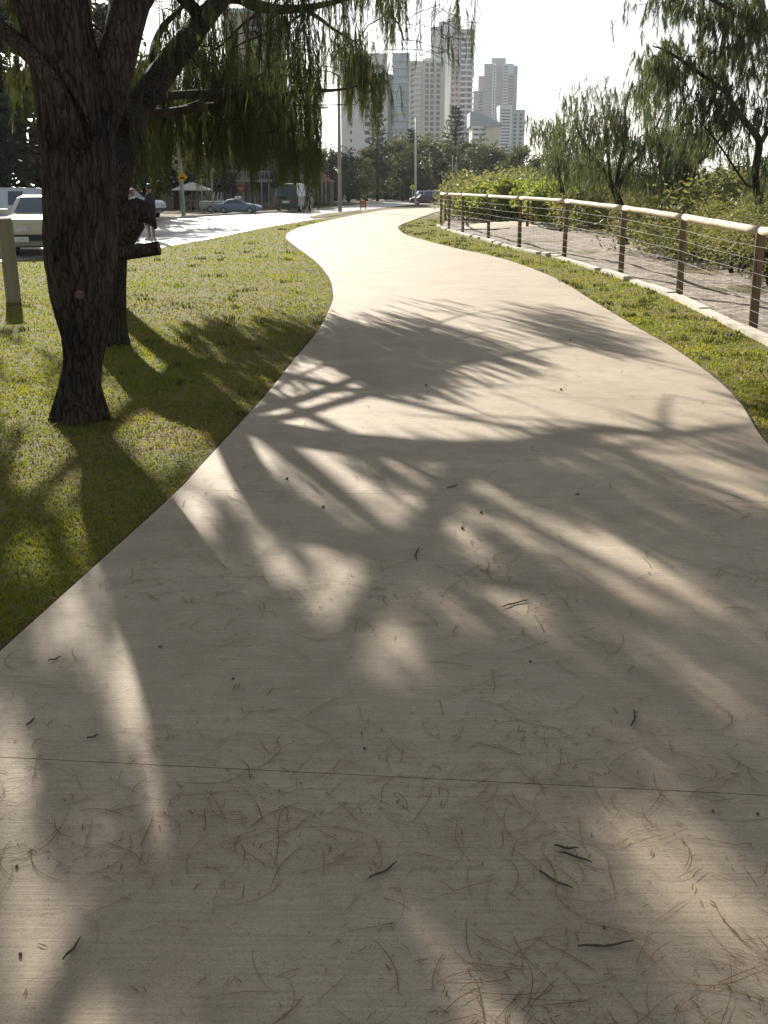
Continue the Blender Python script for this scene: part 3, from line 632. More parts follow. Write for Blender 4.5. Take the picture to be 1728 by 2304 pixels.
# ---------- the second tree, leaning over the path
Y2=B2[1]
lim2=[(225,748,Y2,.215),(227,700,Y2,.20),(229,600,Y2,.20),(232,500,Y2,.205),(236,430,Y2+.02,.19),(250,360,12.05,.165),(275,300,12.4,.150),(300,235,12.8,.145),(345,165,13.25,.142),(400,95,13.95,.135),(448,32,14.85,.122),(485,-8,15.7,.105),(520,-6,15.95,.09),(550,10,15.9,.075),(600,20,15.95,.06),(660,17,15.8,.046),(720,5,16.35,.032),(790,-10,17.,.016)]
t2=thing('she_oak_tree','second dark tree close behind the big one, its long bare limb leaning over the path','tree',B2)
A=[I(u,v,Y) for u,v,Y,_ in lim2]; A[0][2]=-.05
V,Fc=bark_tube(A,[r for *_,r in lim2],B2,40,.05,.09,.45,5); m=MB(); m.add(V,Fc); m.build('trunk','bark',t2,smooth=True)
stb=[(234,532,Y2,.18),(256,502,Y2-.05,.18),(277,477,Y2-.08,.165),(297,459,Y2-.08,.145),(313,462,Y2-.08,.105),(327,476,Y2-.08,.05),(338,494,Y2-.08,.01)]
V,Fc=bark_tube([I(u,v,Y) for u,v,Y,_ in stb],[r for *_,r in stb],B2,24,.04,.14,None,8); m=MB(); m.add(V,Fc); m.build('stub','bark',t2,smooth=True)
stb=[(240,546,Y2-.1,.085),(275,545,Y2-.15,.072),(312,541,Y2-.15,.066),(345,536,Y2-.15,.066)]
V,Fc=bark_tube([I(u,v,Y) for u,v,Y,_ in stb],[r for *_,r in stb],B2,20,.04,.07,None,12); m=MB(); m.add(V,Fc[:-1]); m.add(V[-20:],[tuple(range(20))],1); m.build('stub','bark cutwood'.split(),t2,smooth=False)
L2={'low':([I(u,v,Y) for u,v,Y in [(296,245,12.95),(340,215,13.5),(400,204,14.2),(520,200,15.5),(600,205,16.5),(660,197,17.2),(720,195,17.8),(775,186,18.4)]],[.055,.05,.046,.04,.036,.032,.022,.010]),
'rear':([I(236,420,Y2+.05),I(250,345,12.6),lift(520,905,2.35),lift(640,880,2.45),lift(760,835,2.6),lift(860,785,2.75),lift(950,755,2.95),lift(1060,725,3.15)],[.07,.065,.055,.048,.042,.034,.026,.012]),
'lace':([lift(700,800,2.6),lift(821,759,2.75),lift(921,748,2.9),lift(1010,744,3.05)],[.022,.018,.014,.006]),
'lace2':([lift(1210,972,4.15),lift(1300,982,4.25),lift(1432,972,4.4),lift(1496,951,4.5),lift(1589,951,4.6),lift(1660,928,4.7)],[.03,.027,.024,.02,.016,.008]),
'lace3':([lift(1200,985,4.1),lift(1319,988,4.3),lift(1480,996,4.5),lift(1660,1010,4.7)],[.024,.02,.016,.008]),
'lace4':([lift(640,880,2.45),lift(608,850,2.5),lift(660,820,2.6),lift(722,798,2.7),lift(821,791,2.8)],[.022,.02,.017,.013,.006]),
'lace5':([lift(860,785,2.75),lift(930,720,2.9),lift(1000,690,3.),lift(1120,672,3.1)],[.02,.016,.012,.006]),
'rear2':([lift(600,885,2.42),lift(700,862,2.55),lift(800,852,2.7),lift(920,846,2.9),lift(1040,850,3.1)],[.035,.03,.025,.018,.008]),
'up':([I(246,375,Y2+.12),I(268,290,12.3),lift(600,1130,2.75),lift(720,1180,3.3),lift(880,1225,4.0),lift(1080,1280,4.8),lift(1350,1355,5.5),lift(1650,1420,6.0)],[.12,.115,.105,.10,.09,.075,.055,.03]),
'top':([I(400,95,13.95),I(420,20,14.5),lift(760,1420,4.9),lift(820,1560,5.7),lift(900,1750,6.6)],[.08,.075,.065,.05,.025]),
's1':([I(655,18,15.8),I(690,40,16.),I(725,66,16.2),I(770,92,16.5)],[.03,.026,.019,.008]),
's2':([I(575,16,15.9),I(530,48,15.6),I(480,95,15.2),I(440,120,15.)],[.022,.018,.013,.006]),
's3':([I(668,20,15.8),I(605,60,15.6),I(535,88,15.4),I(490,112,15.2)],[.018,.015,.012,.005]),
's4':([I(345,165,13.25),I(330,120,13.6),I(350,60,14.6),I(395,10,15.4),I(420,-60,16.)],[.05,.045,.04,.03,.02])}
t3=thing('she_oak_tree','third she-oak standing on the lawn, mostly hidden behind the big near trunk','tree',B3)  # unseen third tree, added for the shade its crown casts
A3=[B3+np.array([0,0,-.1]),B3+np.array([.05,0,1.5]),B3+np.array([.1,.1,3.]),B3+np.array([.15,.2,5.]),B3+np.array([.3,.2,7.5])]
V,Fc=bark_tube(A3,[.2,.17,.15,.11,.04],B3,24,.08,.09,.4,15); m=MB(); m.add(V,Fc); m.build('trunk','bark',t3,smooth=True)
L3={'a':([B3+np.array([.1,.1,2.6]),B3+np.array([.7,-.6,3.8]),B3+np.array([1.5,-1.5,5.2]),B3+np.array([2.2,-2.5,6.2])],[.09,.075,.05,.02]),
'b':([B3+np.array([.1,.1,3.2]),B3+np.array([1.1,.7,4.6]),B3+np.array([2.2,1.0,6.0])],[.08,.06,.02]),
'c':([B3+np.array([.1,.0,3.6]),B3+np.array([-.9,-.6,5.0]),B3+np.array([-1.8,-1.0,6.3])],[.08,.06,.02])}
# ---------- where foliage hangs
g=np.random.default_rng(21)
yb=lambda x: np.interp(x,[230,280,330,380,420,460,490,530,570,610,650,690,702,735,770,800,830,860,885,905,930,1000,1040],[250,300,330,280,290,340,270,330,270,300,330,330,160,150,180,215,190,180,140,190,110,170,40])
nA=5200; u=g.uniform(235,1035,nA); v=-70+(yb(u)+70)*g.random(nA); Yd=np.where(u<690,g.uniform(12.2,19.5,nA),g.uniform(14.5,22.5,nA))
A=np.array([I(a,b,c) for a,b,c in zip(u,v,Yd)])
dens=np.interp(u,[235,320,690,720,860,900,1035],[.45,1.05,1.2,.85,.45,.2,.14])*np.where((v<95)&(u<720),.5,1.)
cl=np.array([noise.noise(Vector(tuple(p*np.array([1.5,.7,1.6])))) for p in A])
sp=shadow_px(A)
k=(g.random(nA)<dens*.62)&(cl>-.10)&~lit(A,1.0)&(sp[:,1]>668*1.0)&(A[:,2]>1.9)
k&=~((u>700)&(u<742)&(v>120))
A=A[k][:1000]
nB=9000; su=g.uniform(-250,1900,nB)*1.; sv=g.uniform(1050,2350,nB)
su*=1; Q=np.array([G(a,b) for a,b in zip(su,sv)]); hm=(1.6+.2*np.clip(Q[:,1],1.,9))/.55; h=hm+.1+g.exponential(.75,nB); h=np.minimum(h,7.4); B=Q+h[:,None]*K[None]
px=proj(B); cl=np.array([noise.noise(Vector(tuple(p*.75))) for p in B])
# even coverage per square metre of ground
k=(g.random(nB)<np.clip(1/np.maximum(1,(sv-800)/260)**1.6*1.5,0,1)*np.where(sv<1280,.27,np.where(sv<1480,.6,1.)))&~lit(B,.85)&(px[:,1]<-70)&(B[:,1]<22.5)&(B[:,0]>-7)
B=B[k][:820]
nC=700; C=np.array([-2.6,8.4,5.])+g.normal(0,1,(nC,3))*np.array([1.7,1.5,1.0]); px=proj(C); sC=shadow_px(C)
k=((px[:,1]<-120)|(px[:,0]<-80))&(C[:,2]>3)&(C[:,1]>5.5); C=C[k]; gC=C[:,:2]-C[:,2:3]*K[None,:2]; C=C[gC[:,1]<1.2][:120]
# drooping spray at the left edge by the big trunk, and shade on the left lawn
E_=[];
while len(E_)<90:
    q=G(g.uniform(-150,480),g.uniform(700,1450)); hh=g.uniform(2.6,6); p=q+hh*K
    s=proj(p)[0]
    if (s[1]<-60 or s[0]<-40 or (s[0]<90*D and s[1]<300)) and not lit(p[None],1.1)[0] and p[1]<24: E_.append(p)
M_=[]
while len(M_)<34:
    p=np.array([-4.0,8.6,4.1])+g.normal(0,1,3)*np.array([.8,.7,.5]); s=proj(p)[0]
    if (s[0]<-70 or s[1]<-150) and p[2]>3: M_.append(p)
ALL=np.r_[A,B,C,np.array(E_),np.array(M_)]
print('attractors',len(A),len(B),len(C),len(E_))
gr=Grow(); mbs=[];bases=[];own=[]
def reg(pts,rad,base,tree,detail):
    i=len(mbs); mbs.append(MB()); bases.append(np.asarray(base)); own.append(tree)
    if detail is not None:
        V,Fc=bark_tube(pts,rad,np.asarray(base),detail,.05,.09,None,30+i); mbs[-1].add(V,Fc)
    gr.limb(pts,i,minlen=1.5)
    return i
reg(stR,rR,B1,t1,40); reg(stLf,rLf,B1,t1,20); reg(thin,[.02,.018,.018,.016,.013,.01],B1,t1,10); reg(c1[-4:],r1[-4:],B1,t1,None)
i2=reg([I(u,v,Y) for u,v,Y,_ in lim2[6:]],0,B2,t2,None)
for k_,(p,r) in L2.items(): reg(p,r,B2,t2,28 if k_ in('up','top') else 14)
i3=reg(A3[2:],0,B3,t3,None)
for k_,(p,r) in L3.items(): reg(p,r,B3,t3,14)
owner=gr.grow(ALL,seed=4)
gr.tubes(mbs,tip=.0042,pw=.42,base=bases,rmax=.035)
for i,mb in enumerate(mbs):
    if mb.v: mb.build('limb','bark',own[i],smooth=True)
def imgok(P):
    s=proj(P); x=s[:,0]/D; y=s[:,1]/D; lim=yb(x)+np.interp(x,[235,690,700,1040],[85,85,65,80])+38*np.sin(x*.21)+26*np.sin(x*.093+1)
    inside=(y<0)|(x<250)&(y<330)|((y<lim)&(x<1040)&~((x>694)&(x<738)&(y>205)))|(x<-20)
    inside&=~(((x-398)/30)**2+((y-383)/30)**2<1)&~(((x-470)/16)**2+((y-408)/40)**2<1)&~(((x-520)/40)**2+((y-380)/16)**2<1)
    inside&=~((x>882)&(x<1060)&(y>-8)&(np.sin(x*.37)+np.sin(x*.173+2)<.25))
    return inside&~lit(P,.9)&(shadow_px(P)[:,1]>655)
tree_of=np.array([{t1.name:0,t2.name:1,t3.name:2}[own[o].name] if o>=0 else -1 for o in owner])
for ti,(t,b) in enumerate(((t1,B1),(t2,B2),(t3,B3))):
    S=ALL[tree_of==ti]
    hang=np.arange(len(ALL))[tree_of==ti]<len(A); parts=[]
    if hang.any(): parts.append(needles('crown',S[hang],'needles',t,b,40+ti,twigs=6,per=35,tl=(.35,1.0),nl=(.12,.30),w=.0032,spread=.24,filt=imgok,fan=.15,hfac=.22,raw=True))
    if (~hang).any(): parts.append(needles('crown',S[~hang],'needles',t,b,50+ti,twigs=6,per=24,tl=(.15,.42),nl=(.10,.22),w=.0042,spread=.17,filt=imgok,nfilt=lambda P:~lit(P,.92)|(g.random(len(P))<np.interp(shadow_px(P)[:,1],[980,1080,1480,1600],[.2,.46,.46,.2])),raw=True))
    if parts:
        o_=0; VV=[];FF=[]
        for v_,f_ in parts: VV.append(v_); FF.append(f_+o_); o_+=len(v_)
        mesh_np('crown',np.concatenate(VV),np.concatenate(FF),'needles',t)
# ---------- she-oaks beyond the fence on the right
def side_tree(label,base,stems,blobs,N,Yr,seed,matl='needles_right',w=.006,tw=3,per=22,tl=(.3,.8),nl=(.14,.32),group=None,barkm='bark',noisecut=-.1,tight=1.):
    g=np.random.default_rng(seed); base=np.asarray(base); t=thing('she_oak_tree',label,'tree',base,group=group)
    gr=Grow(); mb=[]; 
    V,Fc=bark_tube(stems[0][0],stems[0][1],base,16,.08,.08,.3,seed); m=MB(); m.add(V,Fc); m.build('trunk',barkm,t,smooth=True)
    mb.append(MB()); gr.limb(stems[0][0][1:],0,1.)
    for p,r in stems[1:]:
        x=MB(); V,Fc=bark_tube(p,r,base,10,.1,.08,None,seed); x.add(V,Fc); mb.append(x); gr.limb(p,len(mb)-1,1.)
    P=[]
    tot=sum(b[2]*b[3]*(b[4] if len(b)>4 else 1) for b in blobs)
    for b in blobs:
        n=int(N*b[2]*b[3]*(b[4] if len(b)>4 else 1)/tot)+1
        for _ in range(n):
            a=g.uniform(0,6.283); q=math.sqrt(g.random())*(tight if g.random()<.85 else 1.15); P.append(I(b[0]+b[2]*q*math.cos(a),b[1]-14*(tight<1)+b[3]*q*math.sin(a),g.uniform(*Yr)))
    P=np.array(P); sc_=1.5
    cl=np.array([noise.noise(Vector(tuple(p*np.array([sc_,.6,sc_])+seed))) for p in P]); P=P[cl>noisecut]
    ow=gr.grow(P,seed=seed); gr.tubes(mb,tip=.006,pw=.4,base=[base]*len(mb),rmax=.03)
    for x in mb:
        if x.v: x.build('limb',barkm,t,smooth=True)
    needles('crown',P,matl,t,base,seed,tw,per,tl,nl,w,.16)
    return t
b=G(1722,622); Yr_=b[1]
side_tree('tall drooping she-oak at the right edge, hung with dark clumps over the rail fence',b,
 [([b,I(1652,520,Yr_),I(1640,450,Yr_),I(1632,390,Yr_),I(1633,360,Yr_),I(1640,313,Yr_),I(1632,290,Yr_),I(1600,250,Yr_),I(1570,200,Yr_),I(1560,120,Yr_),I(1575,20,Yr_),I(1590,-60,Yr_)],[.11,.085,.075,.07,.07,.065,.06,.055,.05,.045,.04,.02]),
  ([I(1640,313,Yr_),I(1665,270,Yr_),I(1690,200,Yr_),I(1720,100,Yr_)],[.05,.04,.035,.02]),
  ([I(1630,400,Yr_),I(1612,398,Yr_-.2),I(1565,330,Yr_-.6),I(1540,295,Yr_-1.),I(1500,250,Yr_-1.3)],[.022,.02,.017,.014,.007]),
  ([I(1570,200,Yr_),I(1500,150,Yr_-.5),I(1440,110,Yr_-1),I(1410,100,Yr_-1.2)],[.04,.03,.02,.01]),
  ([I(1575,20,Yr_),I(1500,-20,Yr_-.5),I(1430,-40,Yr_-1)],[.035,.025,.01])],
 [(1455,8,80,38),(1540,30,60,55),(1610,20,65,50),(1432,120,34,42,1.6),(1425,175,40,34,1.9),(1460,165,40,38,1.5),(1520,135,45,45),(1545,180,35,30,1.4),(1600,110,50,50),(1645,60,40,60),(1640,160,35,45),(1580,240,48,34,1.5),(1530,235,55,40,.9),(1500,290,60,34,.7),(1640,255,35,30,.6),(1480,235,45,40,.8),(1560,290,40,25,.8),(1597,318,16,20,2.2),(1655,370,25,50,1.2)],190,(Yr_-1.4,Yr_+1.4),61,w=.0052,tw=6,per=24,tl=(.10,.36),nl=(.10,.22),noisecut=-.5,tight=.5)
b=G(1402,553); Yr_=b[1]
side_tree('slender many-stemmed she-oak behind the bright shrubs, thin grey-green crown against the sky',b,
 [([b,I(1345,470,Yr_),I(1335,430,Yr_),I(1318,395,Yr_),I(1290,350,Yr_),I(1262,310,Yr_),I(1240,260,Yr_)],[.13,.11,.10,.08,.06,.045,.02]),
  ([I(1337,440,Yr_),I(1332,400,Yr_),I(1340,350,Yr_),I(1352,300,Yr_),I(1350,240,Yr_),I(1365,180,Yr_)],[.08,.07,.06,.05,.04,.015]),
  ([I(1332,415,Yr_),I(1352,370,Yr_),I(1385,330,Yr_),I(1415,280,Yr_),I(1440,220,Yr_)],[.07,.055,.045,.035,.012]),
  ([I(1318,395,Yr_),I(1315,340,Yr_),I(1310,280,Yr_),I(1300,220,Yr_)],[.05,.04,.03,.012])],
 [(1250,240,40,38,.5),(1240,200,20,18,.4),(1300,215,40,40,.6),(1320,270,60,40,.8),(1260,300,60,40,.9),(1360,200,40,40,.5),(1400,210,35,55,.6),(1400,280,55,45,.9),(1350,330,80,40,.9),(1430,320,50,45,.8),(1300,360,60,30,1.1),(1395,370,50,28,1.),(1300,175,22,14,.4),(1380,160,24,14,.4)],700,(Yr_-2.5,Yr_+3.),62,w=.0068,tw=3,per=13,tl=(.2,.5),nl=(.14,.30),noisecut=.0)
b=G(1268,520); Yr_=b[1]
side_tree('small wispy she-oak just right of the far towers, pale drooping crown',b,
 [([b,I(1215,420,Yr_),I(1205,370,Yr_),I(1200,320,Yr_),I(1195,270,Yr_)],[.12,.10,.08,.05,.02]),([I(1205,360,Yr_),I(1185,310,Yr_),I(1165,270,Yr_)],[.06,.04,.015]),([I(1203,350,Yr_),I(1225,310,Yr_),I(1240,280,Yr_)],[.06,.04,.015])],
 [(1170,265,28,28,.6),(1205,265,30,35,.9),(1215,310,45,35,.9),(1185,330,45,30,1.),(1170,290,20,20,.5),(1235,350,50,28,1.2)],380,(Yr_-2.5,Yr_+3.),63,w=.011,tw=2,per=10,tl=(.3,.7),nl=(.2,.4),noisecut=.02)
b=G(1520,570); Yr_=b[1]
side_tree('leaning two-stemmed she-oak in the dark scrub left of the tall drooping one',b,
 [([b,I(1462,450,Yr_),I(1478,405,Yr_),I(1495,365,Yr_),I(1525,335,Yr_),I(1555,300,Yr_),I(1580,260,Yr_)],[.09,.075,.065,.055,.045,.035,.012]),([I(1462,440,Yr_),I(1442,400,Yr_),I(1440,350,Yr_),I(1455,300,Yr_)],[.05,.045,.035,.012]),([I(1495,365,Yr_),I(1500,330,Yr_),I(1495,280,Yr_)],[.04,.03,.01])],
 [(1460,350,45,30,.9),(1500,330,45,24,.4),(1450,390,40,24,1.),(1480,300,50,30,.8),(1530,290,34,18,.5),(1555,372,20,12,.3)],360,(Yr_-1.8,Yr_+2.),64,w=.0065,tw=2,per=14,tl=(.15,.45),nl=(.12,.28),noisecut=.0)
# ================================================================ FAR TREES AND SHRUBS
def leafquads(C,size,g,droop=.6,aspect=.35,flat=None):
    n=len(C); a=g.uniform(0,6.283,n); d=np.stack([np.cos(a),np.sin(a),-droop*2*g.random(n)+ (0 if droop else g.uniform(-1,1,n))],1); d/=np.linalg.norm(d,axis=1)[:,None]
    s=np.cross(d,g.normal(0,1,(n,3))); s/=np.linalg.norm(s,axis=1)[:,None]
    l=(size*g.uniform(.6,1.4,n))[:,None]; w=l*aspect*.5
    V=np.stack([C-s*w*.5,C+s*w*.5,C+d*l*.5+s*w,C+d*l*.5-s*w,C+d*l+s*w*.2,C+d*l-s*w*.2],1)
    i=(np.arange(n)*6)[:,None]; return V.reshape(-1,3),np.concatenate([i+np.array([0,1,2,3]),i+np.array([3,2,4,5])],0)
def crown_pts(g,n,h0,h1,rad,clumps,cs,top=.5):
    cc=[]
    while len(cc)<clumps:
        z=g.random(); a=g.uniform(0,6.283); rm=math.sin(math.pi*min(1,max(0,z*.86+.12)))**.7; q=math.sqrt(g.uniform(.15,1.1))
        cc.append((rad*rm*q*math.cos(a),rad*rm*q*math.sin(a),h0+(h1-h0)*z,cs*g.uniform(.6,1.4)))
    cc=np.array(cc); k=g.integers(0,clumps,n); v=g.normal(0,1,(n,3)); v/=np.linalg.norm(v,axis=1)[:,None]; r=g.random(n)**.5
    return cc[k,:3]+v*(cc[k,3]*r)[:,None]*np.array([1.,1.,.8]), cc
def far_tree(kind,seed):
    g=np.random.default_rng(seed); t=thing('tree','x','tree'); m=MB()
    if kind=='belt':
        P,cc=crown_pts(g,3000,1.2,6.6,2.9,38,.85); V,Fq=leafquads(P,.42,g,.7,.26); mesh_np('crown',V,Fq,'leaf_far',t)
        b0=np.array([0,0,-.3]); m.tube([b0,(.05,.0,1.2),(.1,.05,2.4),(.0,.1,4.2)],[.17,.13,.11,.05],7)
        for q in cc[:7]: m.tube([(.08,.03,1.3+g.random()*.9),tuple(np.array([.08,.03,2.])*.4+q[:3]*.6+np.array([0,0,-.25])),tuple(q[:3])],[.08,.05,.015],5)
    elif kind=='big':
        P,cc=crown_pts(g,6500,2.2,13,4.6,46,1.35); V,Fq=leafquads(P,.55,g,.5,.4); mesh_np('crown',V,Fq,'leaf_dark',t)
        m.tube([(0,0,-.3),(.1,0,2),(.1,.2,5),(0,0,9)],[.35,.28,.2,.08],9)
        for q in cc[:10]: m.tube([(.1,.05,2.2+2*g.random()),tuple(q[:3]*.6+np.array([0,0,1.2])),tuple(q[:3])],[.13,.08,.02],5)
    elif kind=='open':
        P,cc=crown_pts(g,1900,2.4,8.2,2.3,22,.62); V,Fq=leafquads(P,.40,g,.8,.22); mesh_np('crown',V,Fq,'leaf_far',t)
        m.tube([(0,0,-.3),(.2,0,1.5),(.1,.1,3.5),(.3,0,6)],[.15,.12,.09,.03],7)
        for q in cc[:12]: m.tube([(.15,.03,1.6+2*g.random()),tuple(q[:3]*.65+np.array([0,0,.4])),tuple(q[:3])],[.07,.045,.012],5)
    elif kind=='norfolk':
        m.tube([(0,0,-.3),(0,0,5),(0,0,10),(0,0,14.2)],[.28,.2,.12,.03],8); P=[];
        for lv in range(19):
            z=2.0+lv*.65; L=(1-(z-1.2)/13.6)**.8*3.0+.2
            for k in range(6):
                a=k*1.047+lv*.55+g.normal(0,.08); e=np.array([math.cos(a)*L,math.sin(a)*L,z+L*.30]); s=np.array([0,0,z])
                mid=(s+e)/2-np.array([0,0,L*.06]); m.tube([s,mid,e],[.035,.022,.01],4)
                q=g.uniform(.12,1,26)[:,None]; P.append(s+(mid*2-s-s*0-(mid*2-s-e)*1.)*0+ (e-s)*q+np.array([0,0,-.24*L])*q*(1-q)+g.normal(0,.05,(26,3)))
        P=np.concatenate(P); V,Fq=leafquads(P,.42,g,0,.24); V=V.reshape(-1,6,3); V[...,2]+=np.abs(V[...,2]-V[:,:1,2])*.6; mesh_np('crown',V.reshape(-1,3),Fq,'norfolk',t)
    m.build('trunk','bark_far',t,smooth=True); return t
PROTO={}
def place_tree(kind,u,vb,vt,label,H0,wd=1.,group=None,name='tree',Y=None,var=0):
    b=G(u,vb) if Y is None else np.array([(u-CX)/F*Y*ct,Y,0.])
    top=float(atY(CX,vt,b[1])[2])
    key=(kind,var)
    if key not in PROTO: PROTO[key]=far_tree(kind,100+hash(kind)%7*0+len(PROTO)*13); o=PROTO[key]; first=True
    else: o=copy_tree(PROTO[key])
    s=top/H0; o.location=tuple(b); o.scale=(s*wd,s*wd,s); o.rotation_euler=(0,0,random.uniform(0,6.28)); o.name=name
    return tag(o,label,'tree',group)
BG='trees in the belt where the path bends away'
for i,(u,vb,vt,w,k,l) in enumerate([(712,462,330,1.1,'belt','dark tree in the far belt behind the red-roofed house'),(742,456,318,1.0,'belt','tall dark tree of the far belt just left of the thick timber pole'),(784,455,325,1.2,'belt','broad dark tree right of the thick timber pole in the far belt'),(822,452,330,1.1,'belt','dark tree behind the first pair of round yellow signs'),(868,450,318,1.0,'belt','tree of the far belt behind the short grey pole'),(905,452,282,.8,'belt','taller bushy tree below the window-grid tower'),(940,449,305,1.0,'belt','dark tree behind the pale van at the end of the path'),(978,451,300,1.2,'belt','olive tree right behind the van roof'),(1018,449,296,.9,'belt','tree directly behind the twin white flagpoles'),(1048,450,318,1.2,'belt','tree right of the flagpoles above the fence corner'),(1090,452,308,1.0,'belt','tree below the low white curved building'),(1130,452,316,1.2,'belt','grey-green tree below the plain grey tower'),(1172,454,325,1.1,'belt','tree at the right end of the far belt'),(1225,455,335,1.1,'belt','low tree beyond the bright shrubs'),(1290,458,340,1.2,'belt','dim tree behind the many-stemmed she-oak'),(1350,462,362,1.3,'belt','low dark tree far right beyond the dune scrub'),(672,468,352,1.,'belt','tree half hidden by hanging needles above the dark van')]):
    place_tree(k,u,vb,vt,l,7.2,w,BG,'she_oak_tree',var=i%3)
place_tree('norfolk',849,452,222,'spiky dark norfolk pine standing before the plain white tower',14.4,.95,'norfolk pines','norfolk_pine')
place_tree('norfolk',1022,449,236,'bushy norfolk pine rising behind the flagpoles below the tallest tower',14.4,1.25,'norfolk pines','norfolk_pine')
place_tree('norfolk',925,451,288,'small norfolk pine left of the street light with the crossarm',14.4,1.3,'norfolk pines','norfolk_pine')
BL='dark trees across the road'
for i,(u,Y,vt,w,k,l,H0) in enumerate([(-60,52,-120,1.05,'big','huge dark tree at the left edge behind the camper van',13.9),(-330,55,-150,1.,'big','broad dark tree past the left edge, beyond the cream sedan',13.9),(-640,58,-60,1.1,'big','far left dark tree standing well outside the road bend',13.9),(-980,60,-140,1.,'big','leftmost dark tree of the row across the road',13.9),(60,58,-90,1.,'big','tall dark tree filling the gap between the left edge and the big trunk',13.9),(215,62,-40,.9,'big','dark tree across the road hidden by the big trunk',13.9),(318,72,150,1.,'open','sparse tree seen between the big trunk and the leaning limb',8.8),(300,64,255,1.,'big','dark green tree above the two people',13.9),(395,92,190,1.,'big','dark tree behind the yellow diamond sign pole',13.9),(470,96,238,.9,'big','dark tree behind the beige wall',13.9),(560,104,225,.8,'open','thin tree before the beige apartment block',8.8),(628,100,262,.9,'big','dark tree above the balcony building',13.9),(690,118,300,.9,'big','rounded dark tree beyond the red roof',13.9)]):
    place_tree(k,u,0,vt,l,H0,w,BL,'tree',Y=Y,var=i%2)
g=np.random.default_rng(78); VV=[];FF=[];off=0
def shrub_cloud(*a): return shrub_mesh(*a)

def shrub_mesh(seed,n,leaf,rx,h,aspect,clumps=14):
    g=np.random.default_rng(seed); cc=[]
    for _ in range(clumps):
        a=g.uniform(0,6.283); q=math.sqrt(g.random()); cc.append((rx*q*math.cos(a),rx*q*math.sin(a),h*(.25+.6*(1-q*q*.7)*g.uniform(.6,1.1)),.36*rx*g.uniform(.7,1.3)))
    cc=np.array(cc); k=g.integers(0,clumps,n); v=g.normal(0,1,(n,3)); v/=np.linalg.norm(v,axis=1)[:,None]
    P=cc[k,:3]+v*(cc[k,3]*g.random(n)**.35)[:,None]; P[:,2]=np.maximum(P[:,2],.03)
    V,Fq=leafquads(P,leaf,g,0,aspect); return V,Fq,cc
def shrub(label,u,vb,vt,rx,matl,seed,n=2600,leaf=.13,aspect=.65,Y=None):
    b=G(u,vb) if Y is None else np.array([(u-CX)/F*Y*ct,Y,0]); b=b+np.array([0,0,.06]); h=float(atY(CX,vt,b[1])[2])-.06
    V,Fq,cc=shrub_mesh(seed,n,leaf,rx,h,aspect); t=thing('shrub',label,'shrub',b,group='shrubs behind the sand track')
    mesh_np('foliage',V,Fq,matl,t); m=MB()
    for q in cc[:6]: m.tube([(q[0]*.1,q[1]*.1,-.2),(q[0]*.5,q[1]*.5,q[2]*.5),tuple(q[:3])],[.03,.02,.006],5)
    m.build('stem','bark_far',t); return t
for i,(u,vb,vt,rx,l) in enumerate([(1098,503,418,1.3,'bright green shrub at the left end of the sand track'),(1140,506,408,1.5,'bright green bushy shrub above the close pair of track posts'),(1186,506,404,1.5,'tallest bright green shrub in the sunny row behind the fence'),(1232,511,400,1.6,'bright green shrub left of the many-stemmed she-oak'),(1282,515,402,1.6,'leafy bright shrub under the many-stemmed she-oak, left side'),(1335,520,414,1.5,'yellow-green shrub right below the she-oak stems')]):
    shrub(l,u,vb-3,vt,rx,'leaf_bright',200+i,4500,.13,.55)
for i,(u,vb,vt,rx,l) in enumerate([(1392,528,424,1.5,'olive scrub bush behind the lone track post'),(1450,545,428,1.4,'grey-olive bush at the edge of the sand, mid right'),(1512,568,430,1.3,'dull scrub bush left of the tall drooping tree'),(1580,588,432,1.3,'low scrub bush close left of the drooping tree trunk'),(1655,612,440,1.3,'dark scrub bush under the drooping tree'),(1740,640,446,1.3,'scrub bush at the right edge behind the fence')]):
    shrub(l,u,vb,vt,rx,'leaf_scrub',220+i,9000,.055,.35)
g=np.random.default_rng(77); VV=[];FF=[];off=0
for i in range(70):
    u=g.uniform(1080,1800); Y0=np.interp(u,[1080,1270,1400,1520,1700,1800],[52,46,38,28,20.5,18]); Y=Y0+(7 if u<1360 else 2.5)+g.random()**1.3*34
    x=(u-CX)/F*Y*ct; h=g.uniform(1.1,1.75)*(1+.012*(Y-Y0)); V,Fq,_=shrub_mesh(300+i,2600,.045+.0024*Y,1.5+.02*Y,h,.4,12)
    VV.append(V+np.array([x,Y,.05])); FF.append(Fq+off); off+=len(V)
tag(mesh_np('dune_scrub',np.concatenate(VV),np.concatenate(FF),'leaf_scrub'),'low tangled dune scrub between the shrubs and the sea','scrub',kind='stuff')
g=np.random.default_rng(79); VV2=[];FF2=[];off=0
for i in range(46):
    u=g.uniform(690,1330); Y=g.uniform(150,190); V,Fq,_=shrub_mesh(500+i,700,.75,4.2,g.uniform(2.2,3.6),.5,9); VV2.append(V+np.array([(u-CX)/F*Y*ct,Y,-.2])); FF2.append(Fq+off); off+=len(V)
tag(mesh_np('far_thicket',np.concatenate(VV2),np.concatenate(FF2),'leaf_dark'),'dark thicket filling the space under the far belt of trees','thicket',kind='stuff')
